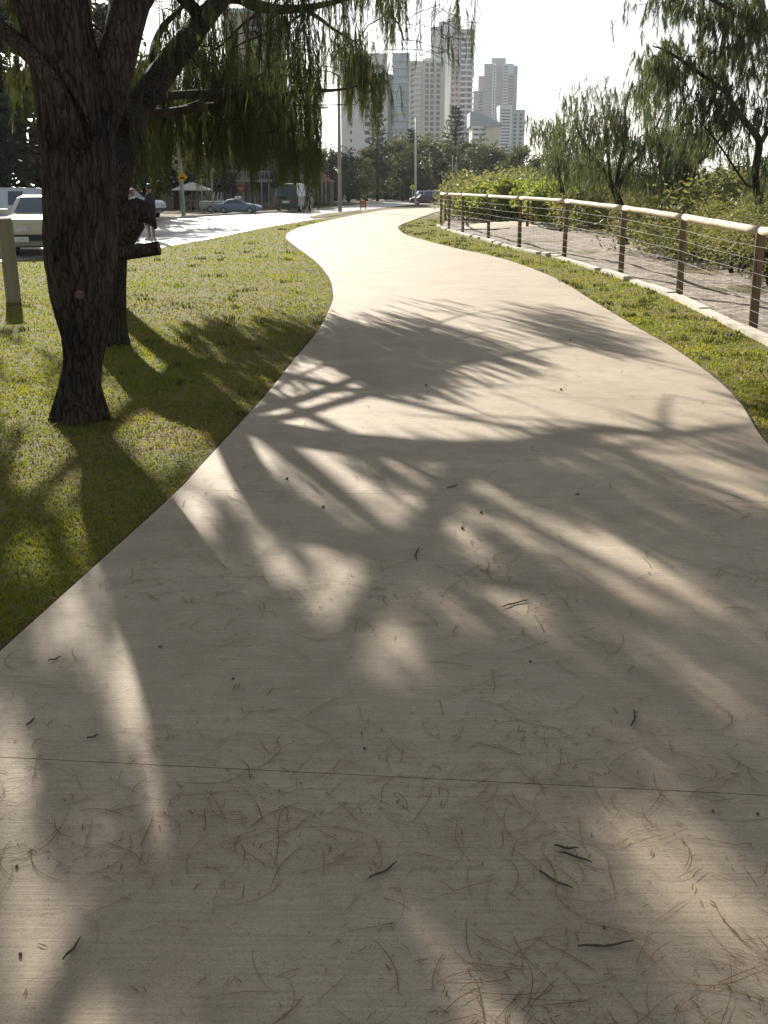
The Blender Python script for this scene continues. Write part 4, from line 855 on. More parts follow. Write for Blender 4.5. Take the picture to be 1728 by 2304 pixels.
# ================================================================ BUILDINGS
def bx(Y,u0,u1,v0,v1): return ((u0-CX)/F*Y*.95,(u1-CX)/F*Y*.95,float(atY(CX,v1,Y)[2]),float(atY(CX,v0,Y)[2]))
ZV=lambda v,Y: float(atY(CX,v,Y)[2])
def tower(name,label,cat,u,Y,group=None):
    t=thing(name,label,cat,((u-CX)/F*Y*.95,Y,-1.5),group=group); t['_x']=float(t.location.x); return t
def blk(t,Y,u0,u1,v0,m,depth,name='wall',dy=0.,v1=None):
    x0,x1,z0,z1=bx(Y,u0,u1,v0,v1 if v1 else HZ)
    b=MB(); b.box(x0-t.location.x,x1-t.location.x,dy,dy+depth,(z0 if v1 else 0.)+(1.5 if v1 else 0),z1+1.5); return b.build(name,m,t)
def rep(t,Y,us,vs,wu,hv,name,m,dy,depth=.5,lip=None):
    """copies of one facade piece on a grid (windows, balconies)"""
    k=Y/F*.95; b=MB(); b.box(-wu/2*k,wu/2*k,-depth,0,-hv/2*k,hv/2*k)
    p=b.build(name,m,t); f=True
    for v in vs:
        for u in us:
            o=p if f else p.copy()
            if not f: COL.objects.link(o); o.parent=t
            f=False; o.location=((u-CX)*k-t.location.x,dy,ZV(v,Y)+1.5)
def ribs(t,Y,us,v0,v1,w,name,m,dy,depth):
    k=Y/F*.95
    for u in us:
        b=MB(); b.box(-w/2*k,w/2*k,-depth,0,0,ZV(v0,Y)-ZV(v1,Y)); o=b.build(name,m,t); o.location=((u-CX)*k-t.location.x,dy,ZV(v1,Y)+1.5)
del_=lambda t: t.__delitem__('_x')
AR=np.arange
# plain white tower at left
Y=350; t=tower('apartment_tower','plain white tower with one column of small windows, left of the others','tower',815,Y,'beach towers'); del_(t)
blk(t,Y,768,872,120,'wall_white',18); rep(t,Y,[790],AR(150,420,18.5),4,7,'window','glass_far',-.02,.12); rep(t,Y,[826,842,858],AR(150,420,18.5),10,8,'window','glass_far',-.02,.12)
blk(t,Y,884,921,118,'wall_blue',16,dy=1.); rep(t,Y,[902.5],AR(135,420,17),40,1.6,'balcony','wall_white',1.0,.9); ribs(t,Y,[918],118,420,4,'pier','wall_grey',1.0,.6)
blk(t,Y,872,884,165,'wall_grey',12,dy=3.)
# window-grid tower
Y=600; t=tower('apartment_tower','cream tower with a white grid of square dark windows amid the towers','tower',960,Y,'beach towers'); del_(t)
blk(t,Y,921,998,137,'wall_cream',22); rep(t,Y,[959,970.5,984],AR(146,420,12.1),7.5,7,'window','glass_far',-.02,.15); rep(t,Y,[927],AR(146,420,12.1),7,6,'window','glass_far',-.02,.15)
ribs(t,Y,[952.5,964.8,977.3,990.8],134,420,3.2,'pier','wall_cream',-.15,1.4); rep(t,Y,[971.5],AR(140.5,420,12.1),38,3.,'spandrel','wall_cream',-.15,.8)
rep(t,Y,[937],AR(150,420,12.1),20,3.,'balcony','wall_white',0,1.6)
blk(t,Y,955,990,128,'wall_white',10,'roof_house',4.,138)
# tallest tower
Y=640; t=tower('apartment_tower','tallest pinkish tower with stepped top and stacked balconies behind the window-grid tower','tower',1018,Y,'beach towers'); del_(t)
blk(t,Y,968,985,58,'wall_blue',16,dy=3.); blk(t,Y,984,1000,48,'wall_grey',20,dy=1.); blk(t,Y,1000,1012,42,'wall_white',20,dy=-.5); blk(t,Y,1012,1032,38,'wall_pink',20,dy=1.); blk(t,Y,1032,1061,64,'wall_grey',20,dy=2.)
rep(t,Y,[992.5],AR(68,400,12.6),4.5,6,'window','glass_far',.98,.15); rep(t,Y,[1017,1026],AR(62,400,12.6),5,6,'window','glass_far',.98,.15)
rep(t,Y,[1022],AR(58,400,12.6),21,2.6,'balcony','wall_pink',1.,1.5); rep(t,Y,[1048],AR(82,400,12.6),29,3.,'balcony','wall_white',2.,2.); rep(t,Y,[1040,1054],AR(76.5,400,12.6),9,7,'window','glass_far',1.98,.15)
rep(t,Y,[976],AR(72,300,12.6),14,2.2,'balcony','wall_white',3.,1.)
blk(t,Y,1014,1030,30,'wall_mint',8,'roof_house',6.,40)
# right tower
Y=820; t=tower('apartment_tower','separate tower at the right with white balcony columns and a pale panel near its top','tower',1112,Y,'beach towers'); del_(t)
for u0,u1,v0,m,dy in [(1064,1074,203,'wall_grey',4.),(1074,1086,170,'wall_pink',2.),(1086,1104,143,'wall_grey',1.),(1104,1112,141,'wall_white',0.),(1112,1128,141,'wall_grey',1.5),(1128,1139,143,'wall_white',0.),(1139,1151,143,'wall_grey',1.),(1151,1160.5,146,'wall_mint',3.)]: blk(t,Y,u0,u1,v0,m,22-dy,dy=dy)
blk(t,Y,1103,1135,128,'wall_mint',14,'roof_house',6.,144); blk(t,Y,1139.5,1150.5,146,'wall_blue',.8,'sign_panel',.2,166)
rep(t,Y,[1080],AR(208,400,6.8),9,3.2,'window','glass_far',1.98,.2); rep(t,Y,[1108],AR(150,400,6.8),3,3.4,'window','glass_far',-.02,.2); rep(t,Y,[1133.5],AR(150,400,6.6),9,2.8,'window','glass_far',-.02,.2)
rep(t,Y,[1095],AR(150,400,6.8),16,1.6,'balcony','wall_pink',1.,1.2); rep(t,Y,[1120],AR(150,400,6.8),14,1.6,'balcony','wall_pink',1.5,1.2); rep(t,Y,[1145],AR(172,400,6.8),11,3.,'window','glass_far',.98,.2); rep(t,Y,[1156],AR(152,400,6.8),11,1.8,'balcony','wall_grey',3.,1.5)
# low white curved building
Y=420; t=tower('apartment_block','low white building with rounded balconies at the foot of the right tower','apartment block',1092,Y); del_(t)
blk(t,Y,1062,1124,282,'wall_cream',16); rep(t,Y,[1070,1086],AR(290,420,11.6),11,6,'window','glass_far',-.02,.15)
for v in AR(284,420,11.6):
    k=Y/F*.95; b=MB(); b.lathe((0,0,0),[(2.1,0),(2.25,.1),(2.25,.75),(2.1,.8)],20); o=b.build('balcony','wall_white',t); o.location=((1074-CX)*k-t.location.x,-.2,ZV(v,Y)+.7)
x0,x1,z0,z1=bx(Y,1056,1128,252,283); b=MB(); X=t.location.x
b.add([(x0-X,-1,z1+1.5),(x0-X+2,-1,z1+1.9),(x1-X,-1,z0+2.),(x1-X,-1,z0+1.2),(x0-X,-1,z0+1.2)]+[(x0-X,15,z1+1.5),(x0-X+2,15,z1+1.9),(x1-X,15,z0+2.),(x1-X,15,z0+1.2),(x0-X,15,z0+1.2)],[(0,1,2,3,4),(9,8,7,6,5)]+[(i,i+5,(i+1)%5+5,(i+1)%5) for i in range(5)]); b.build('roof','roof_grey',t); fixnormals(t.children[-1])
Y=520; t=tower('apartment_tower','plain grey-white tower block right of the low curved building','tower',1152,Y,'beach towers'); del_(t)
blk(t,Y,1122,1150,236,'wall_white',14); blk(t,Y,1150,1180,246,'wall_mint',14,dy=1.5); rep(t,Y,[1136],AR(248,420,7),20,2.2,'window','glass_far',-.02,.2); rep(t,Y,[1158,1171],AR(258,420,9),6,5,'window','glass_far',1.48,.2)
Y=1500; t=tower('distant_tower','tiny pale tower far off above the trees, right of the grey block','tower',1265,Y); del_(t)
blk(t,Y,1258,1270,322,'wall_blue',12); x=blk(t,Y,1261,1267,313,'wall_blue',6,'roof_house',3.,323); rep(t,Y,[1264],AR(328,400,5),8,1.5,'window','glass_far',-.02,.3)
# block behind the hanging needles
Y=150; t=tower('apartment_block','cream apartment block with blue-grey window bays behind the hanging needles','apartment block',568,Y); del_(t)
blk(t,Y,514,628,30,'wall_bldg',14); blk(t,Y,508,634,20,'wall_mint',15,'roof',-.6,30)
rep(t,Y,[576],[52,84,116,148,180,212,244,276],30,22,'window','glass_far',-.02,.15); rep(t,Y,[577],[65,97,129,161,193,225,257,289],36,4,'balcony','wall_grey',0,1.1); rep(t,Y,[532,612],[54,86,118,150,182,214,246,278],11,14,'window','glass_far',-.02,.12)
# two-storey beige building
Y=100; t=tower('balcony_building','two-storey beige building with railed balconies behind the silver ute','building',540,Y); del_(t)
blk(t,Y,468,640,322,'wall_beige',9)
blk(t,Y,462,646,310,'roof_brown',10,'roof',-.6,323)
blk(t,Y,512,612,404,'wall_bldg',1.8,'balcony_slab',-1.8,410)
rep(t,Y,[519,548,574,590,606],[394],2.6,42,'post','wall_bldg',-1.5,.12)
rep(t,Y,list(AR(522,610,3.6)),[395],.9,16,'baluster','wall_white',-1.66,.04); rep(t,Y,[562],[386],97,1.6,'handrail','wall_white',-1.6,.12)
rep(t,Y,[533,560,586],[380],14,30,'window','glass_far',-.02,.08); rep(t,Y,[524,546,586,600],[436],12,36,'window','glass_far',-.02,.08)
rep(t,Y,[548,574,590,606],[440],2.6,60,'column','wall_bldg',-1.5,.14)
s=thing('shop_sign','red sign with two pale words under the balcony','sign',((538-CX)/F*.95*(Y-1.9),Y-2.0,0)); kx=(Y-2)/F*.95
b=MB(); b.box(-9*kx,9*kx,0,.08,EYE+(HZ-432)*kx,EYE+(HZ-416)*kx); b.build('panel','sign_red',s); b=MB()
for x0 in(-6.2,1.2):
    for j in range(4): b.box((x0+j*1.35)*kx,(x0+j*1.35+.95)*kx,-.012,-.003,EYE+(HZ-425.5-(j%2)*.8)*kx,EYE+(HZ-421.5+(j%3)*.5)*kx)
b.build('lettering','sign_white',s); b=MB(); b.box(-8*kx,-7*kx,.02,.07,0,EYE+(HZ-432)*kx); b.build('post','galv',s); b=MB(); b.box(7*kx,8*kx,.02,.07,0,EYE+(HZ-432)*kx); b.build('post','galv',s)
# long beige wall with brown hip roof
Y=94; t=tower('beige_building','long low beige building with a brown roof behind the picnic shelter','building',420,Y); del_(t)
blk(t,Y,336,470,386,'wall_beige',8); x0,x1,z0,z1=bx(Y,328,478,352,388); X=t.location.x; b=MB()
b.add([(x0-X,-.8,z0+1.5),(x1-X,-.8,z0+1.5),(x1-X,9,z0+1.5),(x0-X,9,z0+1.5),(x0-X+1.4,3.5,z1+1.5),(x1-X-1.4,3.5,z1+1.5)],[(0,1,5,4),(1,2,5),(2,3,4,5),(3,0,4),(3,2,1,0)]); b.build('roof','roof_brown',t)
rep(t,Y,[352],[432],9,40,'door','wall_brown',-.02,.06); rep(t,Y,[372,448],[415],10,14,'window','glass_far',-.02,.06)
# bus-stop like frame beside it
t=thing('portal_frame','pale green square frame standing between the shelter and the balcony building','frame',((463-CX)/F*.95*74,74,0)); k=74/F*.95; b=MB(); b.box(9*k,11.5*k,0,.1,0,EYE+(HZ-403)*k); b.build('post','pole_green',t); b=MB(); b.box(-15*k,11.5*k,0,.12,EYE+(HZ-402.8)*k,EYE+(HZ-403-5)*k+.1); b.build('beam','pole_green',t); b=MB(); b.box(-15*k,-13*k,0,.1,0,EYE+(HZ-403)*k); b.build('post','pole_green',t)
# red-roofed house
Y=108; t=tower('red_roofed_house','small house with a faded red tiled roof and bright white gable behind the dark van','house',705,Y); del_(t)
blk(t,Y,668,742,408,'wall_brown',7); x0,x1,z0,z1=bx(Y,664,746,382,409); X=t.location.x; b=MB()
b.add([(x0-X,-1,z0+1.5),(x1-X,-1,z0+1.5),(x1-X,8,z0+1.5),(x0-X,8,z0+1.5),(x0-X+.9,3,z1+1.5),(x1-X-1.3,3,z1+1.5)],[(0,1,5,4),(1,2,5),(2,3,4,5),(3,0,4),(3,2,1,0)]); b.build('roof','roof_red',t)
blk(t,Y,671,689,397,'sign_white',.2,'gable_board',-1.25,409); rep(t,Y,[697,706,715,724,733],[432],3.2,46,'post','wall_bldg',-.9,.12); rep(t,Y,[702,720],[434],8,18,'window','glass_far',-.02,.06)
# picnic shelter
c=G(434,474); t=thing('picnic_shelter','white pyramid-roofed picnic shelter with a table beneath it','shelter',c); k=c[1]/F*ct
zr=EYE+(HZ-426)*k; zt=EYE+(HZ-411)*k; rr=40*k; b=MB()
b.add([(-rr,-rr*.8,zr),(rr,-rr*.8,zr),(rr,rr*.8,zr),(-rr,rr*.8,zr),(-.12,-.1,zt),(.12,-.1,zt),(.12,.1,zt),(-.12,.1,zt),(-rr,-rr*.8,zr-.07),(rr,-rr*.8,zr-.07),(rr,rr*.8,zr-.07),(-rr,rr*.8,zr-.07)],[(0,1,5,4),(1,2,6,5),(2,3,7,6),(3,0,4,7),(4,5,6,7),(8,9,1,0),(9,10,2,1),(10,11,3,2),(11,8,0,3),(11,10,9,8)]); b.build('roof','canopy_white',t)
b=MB(); b.tube([(0,.1,0),(0,.1,zt-.05)],.09,8); b.build('pillar','blackplastic',t)
for sx in(-1,1): b=MB(); b.tube([(0,.1,zr-.75),(sx*rr*.7,0,zr-.02)],.035,6); b.build('brace','blackplastic',t)
tb=thing('picnic_table','small dark table with benches under the white shelter','table',c+np.array([.1,-.25,0])); b=MB(); b.box(-.55,.55,-.3,.3,.62,.68); b.build('tabletop','timber_grey',tb)
for sx in(-.4,.4): b=MB(); b.box(sx-.04,sx+.04,-.25,.25,0,.618); b.build('leg','blackplastic',tb)
for sy in(-.62,.62): b=MB(); b.box(-.6,.6,sy-.12,sy+.12,.36,.41); b.box(-.4,-.34,sy-.06,sy+.06,0,.357); b.box(.34,.4,sy-.06,sy+.06,0,.357); b.build('bench','timber_grey',tb)
# ================================================================ VEHICLES
def vehicle(name,label,cat,loc,rz,paint,st_,W,wheels,side,scr,rear=None,scale=1.,wr=.30,plate=None,front=True,group=None,extra=None,bump='blackplastic'):
    """st_: stations (x,zlow,zbelt,ztop); side: list of window (x0,x1); scr: (xa,xb) windscreen station span"""
    t=thing(name,label,cat,loc,rz,group,scale); h=W/2
    def sec(x,zl,zb,zt,e=1.):
        roof=zt-zb; wt=h-.05-.24*min(1,roof/.55)*(1 if roof>.1 else 0)
        p=[(h*.86*e,zl),(h*.98*e,zl+.13),(h*e,(zl+zb)/2+.05),(h*.985*e,zb),(wt*e,max(zt-.05,zb+.01)),((wt-.12)*e,zt)]
        return [(x,y,z) for y,z in p]+[(x,-y,z) for y,z in reversed(p)]
    V=[];n=12
    for i,s_ in enumerate(st_): V+=sec(*s_,e=.93 if i in(0,len(st_)-1) else 1.)
    Fc=[(i*n+k,i*n+(k+1)%n,(i+1)*n+(k+1)%n,(i+1)*n+k) for i in range(len(st_)-1) for k in range(n)]+[tuple(range(n-1,-1,-1)),tuple(range((len(st_)-1)*n,len(st_)*n))]
    b=MB(); b.add(V,Fc); body=b.build('body',paint,t,smooth=False); fixnormals(body)
    xs=[s_[0] for s_ in st_]; zb=lambda x:np.interp(x,xs,[s_[2] for s_ in st_]); zt=lambda x:np.interp(x,xs,[s_[3] for s_ in st_])
    def wt(x): r=zt(x)-zb(x); return h-.05-.24*min(1,r/.55)*(1 if r>.1 else 0)
    for a0,a1,a2,a3 in side:   # bottom x0,x1, top x2,x3
        for sy in(1,-1):
            P=[]
            for x,f in((a0,.08),(a1,.08),(a3,.86),(a2,.86)):
                xx=min(max(x,xs[0]),xs[-1]); z=zb(xx)+(zt(xx)-.05-zb(xx))*f; y=h*.985+(wt(xx)-h*.985)*f+.012; P.append((x,sy*y,z))
            b=MB(); b.add(P,[(0,1,2,3) if sy<0 else (3,2,1,0)]); b.build('window','glass',body)
    def screen(xa,xb,nm):
        za,zb_=zt(xa),zt(xb); d=np.array([xb-xa,zb_-za]); d/=np.linalg.norm(d); nx,nz=(-d[1],d[0]) if d[0]>0 else (d[1],-d[0])
        if nz<0: nx,nz=-nx,-nz
        q=[]
        for f in(.08,.92):
            x=xa+(xb-xa)*f; z=za+(zb_-za)*f; w_=(wt(xa)+(wt(xb)-wt(xa))*f)-.13
            q+=[(x+nx*.015,w_,z+nz*.015),(x+nx*.015,-w_,z+nz*.015)]
        b=MB(); b.add(q,[(0,1,3,2)]); b.build(nm,'glass',body)
    if scr: screen(*scr,'windscreen')
    if rear: screen(*rear,'rear_window')
    for x in wheels:
        for sy in(1,-1):
            w_=MB(); w_.lathe((0,0,0),[(wr*.62,-.1),(wr*.94,-.1),(wr,-.06),(wr,.06),(wr*.94,.1),(wr*.62,.1)],18,axis='y'); q=w_.build('wheel','tyre',t,smooth=False); q.location=(x,sy*(h-.10),wr)
            r_=MB(); r_.lathe((0,0,0),[(wr*.16,-.112),(wr*.2,-.105),(wr*.6,-.102),(wr*.63,-.08),(wr*.63,.08),(wr*.6,.102),(wr*.2,.105),(wr*.16,.112)],14,axis='y'); r_.build('rim','rim',q)
    xf=xs[-1]; xr=xs[0]; zf=st_[-1]; 
    for sy in(1,-1):
        b=MB(); b.box(xf-.02,xf+.02,sy*h*.58-.15,sy*h*.58+.15,zf[2]-.20,zf[2]-.06); b.build('headlight','lamp_glass',t)
        b=MB(); b.box(xr-.02,xr+.015,sy*h*.68-.09,sy*h*.68+.09,st_[0][2]-.30,st_[0][2]-.08); b.build('tail_light','lamp_red',t)
        b=MB(); b.box(.0,.12,-.09,.09,-.06,.07); m_=b.build('mirror',paint,t); m_.location=((scr[1] if scr else 1)-.35,sy*(h+.06),zb(scr[1] if scr else 1)+.1)
    b=MB(); b.box(xf-.06,xf+.07,-h*.9,h*.9,zf[1]+.02,zf[1]+.17); b.build('bumper',bump,t); b=MB(); b.box(xr-.07,xr+.06,-h*.9,h*.9,st_[0][1]+.02,st_[0][1]+.17); b.build('bumper',bump,t)
    if extra: extra(t,h,xf,xr)
    return t
SED=[(-2.2,.34,.80,.84),(-2.05,.24,.87,.90),(-1.35,.20,.90,.95),(-.95,.19,.90,1.32),(-.3,.19,.90,1.40),(.25,.19,.90,1.37),(.95,.19,.90,.96),(1.6,.20,.84,.88),(2.05,.24,.74,.78),(2.2,.34,.64,.66)]
VAN=[(-2.3,.34,1.0,1.75),(-2.2,.28,1.05,1.93),(-1.,.26,1.05,1.98),(.6,.26,1.05,1.97),(1.15,.26,1.05,1.88),(1.75,.26,1.03,1.12),(2.15,.28,.95,.98),(2.3,.36,.80,.83)]
def platewith(txt):
    def f(t,h,xf,xr):
        b=MB(); b.box(xf+.072,xf+.085,-.70,-.33,.36,.48); p=b.build('number_plate','sign_white',t)
        cu=bpy.data.curves.new('number','FONT'); cu.body=txt; cu.size=.12; cu.align_x='CENTER'; cu.extrude=.002
        o=bpy.data.objects.new('n',cu); dg=bpy.context.evaluated_depsgraph_get(); COL.objects.link(o); dg.update(); me=bpy.data.meshes.new_from_object(o.evaluated_get(bpy.context.evaluated_depsgraph_get())); bpy.data.objects.remove(o)
        me.materials.clear(); me.materials.append(MATS['pole_green']); q=link('plate_number',me,p); q.rotation_euler=(R(90),0,R(90)); q.location=(xf+.088,-.515,.375)
    return f
# cream car facing the photographer (front left of it visible)
c=G(100,577); SED2=[(x,zl,zb+.03,zt_+.02) for x,zl,zb,zt_ in SED]; SED2[-1]=(2.2,.36,.80,.83); SED2[-2]=(2.1,.26,.86,.89); SED2[-3]=(1.6,.2,.90,.94)
vehicle('parked_car','cream sedan parked nose-on beyond the lawn, beside the grey bollard post','car',c+np.array([-.6,2.1,-.012]),R(-74),'paint_cream',SED2,1.68,(-1.35,1.35),[(-1.2,-.3,-.85,-.3),(-.25,.75,-.25,.2)],(.25,.95),(-1.35,-.95),plate=1,extra=platewith('135'))
c=G(-76,577); vehicle('parked_car','dark maroon car cut by the left edge of the view beside the cream sedan','car',c+np.array([-.65,2.1,-.012]),R(-74),'paint_bluegrey',SED,1.66,(-1.35,1.35),[(-1.2,-.3,-.85,-.3),(-.25,.75,-.25,.2)],(.25,.95),(-1.35,-.95))
c=G(26,512); k=c[1]/F*ct; CAMP=[(-2.35,.40,1.0,1.72),(-2.25,.3,1.02,1.86),(-1.2,.28,1.02,1.9),(.5,.28,1.02,1.9),(1.6,.28,1.02,1.86),(2.05,.3,1.0,1.5),(2.25,.36,.9,1.05)]
def campx(t,h,xf,xr):
    pass
vehicle('camper_van','pale boxy camper van with square side windows parked across the road at far left','van',(c[0]+.2,c[1],-.012),R(4),'paint_white',CAMP,1.7,(-1.4,1.4),[(-1.55,-.75,-1.55,-.78),(-.1,.62,-.1,.6)],(1.6,2.05),scale=.85)
c=G(322,494.5); vehicle('four_wheel_drive','white four-wheel drive behind the two people, bonnet pointing right','car',(c[0]-1.0,c[1]+.6,0),R(-18),'paint_white',[(-2.2,.45,1.0,1.62),(-2.1,.36,1.04,1.70),(-.5,.34,1.04,1.74),(.25,.34,1.04,1.72),(.85,.34,1.04,1.12),(1.9,.36,1.0,1.04),(2.1,.46,.90,.93)],1.7,(-1.3,1.35),[(-1.9,-1.0,-1.85,-1.0),(-.9,-.1,-.9,-.1),(0,.6,0,.2)],(.25,.85),scale=.93,wr=.36)
c=G(532,481); k=c[1]/F*ct
vehicle('parked_car','silver-blue car seen side-on across the road, a white box on its roof','car',(c[0]+.05,c[1]+.7,-.0),R(-6),'paint_silver',SED,1.6,(-1.3,1.3),[(-1.15,-.3,-.85,-.3),(-.25,.75,-.25,.2)],(.25,.95),(-1.35,-.95),scale=.66,wr=.31,extra=lambda t,h,xf,xr:[(lambda b:(b.box(-.25,.25,-.35,.35,1.405,1.62),b.build('roof_box','sign_white',t)))(MB())])
c=G(476,479); vehicle('box_trailer','pale trailer with upright poles behind the silver-blue car','trailer',(c[0],c[1]+.9,0),R(-6),'paint_greyvan',[(-1.1,.4,.85,.9),(-1.0,.32,.95,1.0),(1.0,.32,.95,1.0),(1.1,.4,.85,.9)],1.5,(-.1,),[],None,scale=.75,extra=lambda t,h,xf,xr:[(lambda b:(b.tube([(q,-.3,.9),(q+.12,-.3,1.75)],.035,6),b.build('pole','pole_white',t)))(MB()) for q in(.1,.45,.75)])
c=G(668,477); vehicle('parked_van','dark green-black van with a silver side parked at the far kerb, tail towards us','van',(c[0]-.3,c[1]+1.9,0),R(79),'paint_darkvan',VAN,1.75,(-1.4,1.35),[(-2.0,-1.0,-2.0,-1.0),(-.9,.1,-.9,.1),(.25,1.1,.25,.85)],(1.15,1.75),scale=.95,wr=.32,extra=lambda t,h,xf,xr:[(lambda b:(b.box(xr-.03,xr-.005,-h*.72,h*.72,1.12,1.68),b.build('rear_window','glass',t)))(MB()),(lambda b:(b.box(xr-.035,xr-.006,-.25,.25,.62,.78),b.build('number_plate','sign_white',t)))(MB()),(lambda b:(b.box(-2.15,1.6,-h-.016,-h*.985,.5,1.0),b.build('side_panel','paint_bluegrey',t)))(MB()),(lambda b:(b.lathe((xr-.12,.25,1.0),[(.12,-.09),(.3,-.09),(.32,0),(.3,.09),(.12,.09)],16),b.build('spare_wheel','tyre',t)))(MB())])
c=G(962,457); vehicle('parked_van','mauve-white minibus at the end of the path behind the maroon car','van',(c[0],c[1]+2.,-.3),R(178),'paint_mauve',VAN,1.7,(-1.4,1.4),[(-2.0,-.9,-2.0,-.9),(-.75,.35,-.75,.35),(.5,1.1,.5,.85)],(1.15,1.75),scale=.82)
c=G(960,459.5); vehicle('parked_car','low maroon car before the mauve minibus at the end of the path','car',(c[0],c[1],-.05),R(2),'paint_maroon',SED,1.6,(-1.3,1.3),[(-1.15,-.3,-.85,-.3),(-.25,.75,-.25,.2)],(.25,.95),(-1.35,-.95),scale=.72)
# ================================================================ STREET FURNITURE
c=G(31,680); Yc=c[1]; t=thing('bollard_post','square weathered grey-green timber bollard post on the lawn left of the big tree','post',c)
hb=atY(21,489,Yc)[2]; s_=.098; b=MB(); b.add([(-s_,-s_,-.2),(s_,-s_,-.2),(s_,s_,-.2),(-s_,s_,-.2),(-s_,-s_,hb-.05),(s_,-s_,hb-.05),(s_,s_,hb-.05),(-s_,s_,hb-.05),(-s_*.9,-s_*.9,hb-.035),(s_*.9,-s_*.9,hb-.035),(s_*.9,s_*.9,hb-.035),(-s_*.9,s_*.9,hb-.035)],[(0,1,5,4),(1,2,6,5),(2,3,7,6),(3,0,4,7),(4,5,9,8),(5,6,10,9),(6,7,11,10),(7,4,8,11),(8,9,10,11)]); b.build('shaft','timber_grey',t)
b=MB(); b.add([(-s_*1.04,-s_*1.04,hb-.033),(s_*1.04,-s_*1.04,hb-.033),(s_*1.04,s_*1.04,hb-.033),(-s_*1.04,s_*1.04,hb-.033),(-s_*.98,-s_*.98,hb-.008),(s_*.98,-s_*.98,hb-.008),(s_*.98,s_*.98,hb+.006),(-s_*.98,s_*.98,hb+.006)],[(0,1,5,4),(1,2,6,5),(2,3,7,6),(3,0,4,7),(4,5,6,7),(3,2,1,0)]); b.build('cap','timber_rail',t); t.rotation_euler=(0,R(-1.2),R(24))
def pole(name,label,cat,u,vb,vt,r0,r1,m,arms=(),du=0.,group=None,Y=None):
    c=G(u,vb) if Y is None else np.array([(u-CX)/F*Y*ct,Y,0]); k=c[1]/F*ct; h=ZV(vt,c[1]); t=thing(name,label,cat,c,group=group)
    b=MB(); b.lathe((0,0,-.3),[(r0,0),(r0,.35),(r0*.8+r1*.2,h*.3),(r1,h+.3)],12); b.build('pole',m,t,smooth=True)
    for a in arms:
        b=MB(); b.tube([(0,0,h-.05+a[2]*0),(a[0]*.5,0,h+a[1]*.8),(a[0],0,h+a[1])],[.045,.04,.035],7); b.build('arm',m,t)
        b=MB(); s=1 if a[0]>0 else -1; b.add([(a[0]-.05*s,-.09,h+a[1]-.06),(a[0]+.6*s,-.1,h+a[1]-.05),(a[0]+.6*s,.1,h+a[1]-.05),(a[0]-.05*s,.09,h+a[1]-.06),(a[0],-.05,h+a[1]+.06),(a[0]+.5*s,-.06,h+a[1]+.07),(a[0]+.5*s,.06,h+a[1]+.07),(a[0],.05,h+a[1]+.06)],[(0,1,5,4),(1,2,6,5),(2,3,7,6),(3,0,4,7),(4,5,6,7),(3,2,1,0)]); b.build('lamp_head','pole_white',t); fixnormals(t.children[-1])
    return t,k,h
pole('power_pole','thick pale timber power pole by the road, half hidden above by hanging needles','pole',765,475.5,168,.135,.10,'pole_timber',[(-1.2,.25,0)])
pole('street_light','tall slim pole with twin lamp arms standing behind the mauve minibus','street light',934.5,461,262,.11,.07,'pole_white',[(-.75,.1,0),(.75,.1,0)])
pole('light_pole','grey-green pole rising in the trees left of the twin-armed street light','pole',903,450,300,.11,.08,'pole_green',[(-.9,.2,0)])
pole('short_pole','short slim grey pole on the far side of the road','pole',867,446.5,397,.08,.06,'galv')
pole('thin_pole','thin grey pole standing at the nose of the dark van','pole',690,440,250,.075,.05,'galv',[(.9,.2,0)],Y=74)
pole('flagpole','left one of two slim white flagpoles behind the fence corner','flagpole',1017,452,350,.07,.04,'pole_white',group='white flagpoles')
pole('flagpole','right one of two slim white flagpoles behind the fence corner','flagpole',1025,452,352,.07,.04,'pole_white',group='white flagpoles')
pole('street_light','pale street lamp arm reaching left from behind the big trunk','street light',108,480,214,.10,.07,'pole_white',[(-.75,.0,0)],Y=60)
c_y=G(413,485)[1]; t,k,h=pole('sign_pole','leaning grey-green pole carrying a yellow diamond speed hump sign','pole',413,485,150,.125,.085,'pole_green',[(.9,.25,0)])
t.rotation_euler=(0,R(-1.),0)
def signplate(t,k,z,kind,x=0.,r=.3,y=-.15):
    b=MB()
    if kind=='diamond':
        b.add([(x,y,z-r),(x+r,y,z),(x,y,z+r),(x-r,y,z),(x,y+.02,z-r),(x+r,y+.02,z),(x,y+.02,z+r),(x-r,y+.02,z)],[(0,1,2,3),(7,6,5,4),(0,4,5,1),(1,5,6,2),(2,6,7,3),(3,7,4,0)]); o=b.build('sign_plate','sign_yellow',t); fixnormals(o)
        b=MB(); P=[(-.17,-.10),(.17,-.10),(.15,-.07),(.08,-.0),(0,.025),(-.08,-.0),(-.15,-.07)]; b.add([(x+a*r/.3,y-.006,z+c_*r/.3) for a,c_ in P],[tuple(range(7))]); b.add([(x-.02,y-.006,z+.06),(x+.02,y-.006,z+.06),(x+.025,y-.006,z+.17),(x-.025,y-.006,z+.17)],[(0,1,2,3)]); b.build('hump_symbol','sign_black',o)
    else:
        b.lathe((x,y,z),[(r*.97,-.01),(r,0),(r*.97,.01)],24,axis='y'); o=b.build('sign_plate','sign_lime',t); fixnormals(o)
        b=MB(); q=r/.3
        for P in ([(-.10,-.2),(-.05,-.2),(.02,.10),(-.03,.14)],[(.05,-.2),(.10,-.2),(.04,.10),(-.01,.12)],[(-.04,.13),(.03,.13),(.03,.19),(-.04,.19)]): b.add([(x+a*q,y-.018,z+c_*q) for a,c_ in P],[(0,1,2,3)])
        b.build('walking_symbol','sign_black',o)
    return o
signplate(t,k,ZV(398.5,c_y),'diamond',x=.10,r=.31)
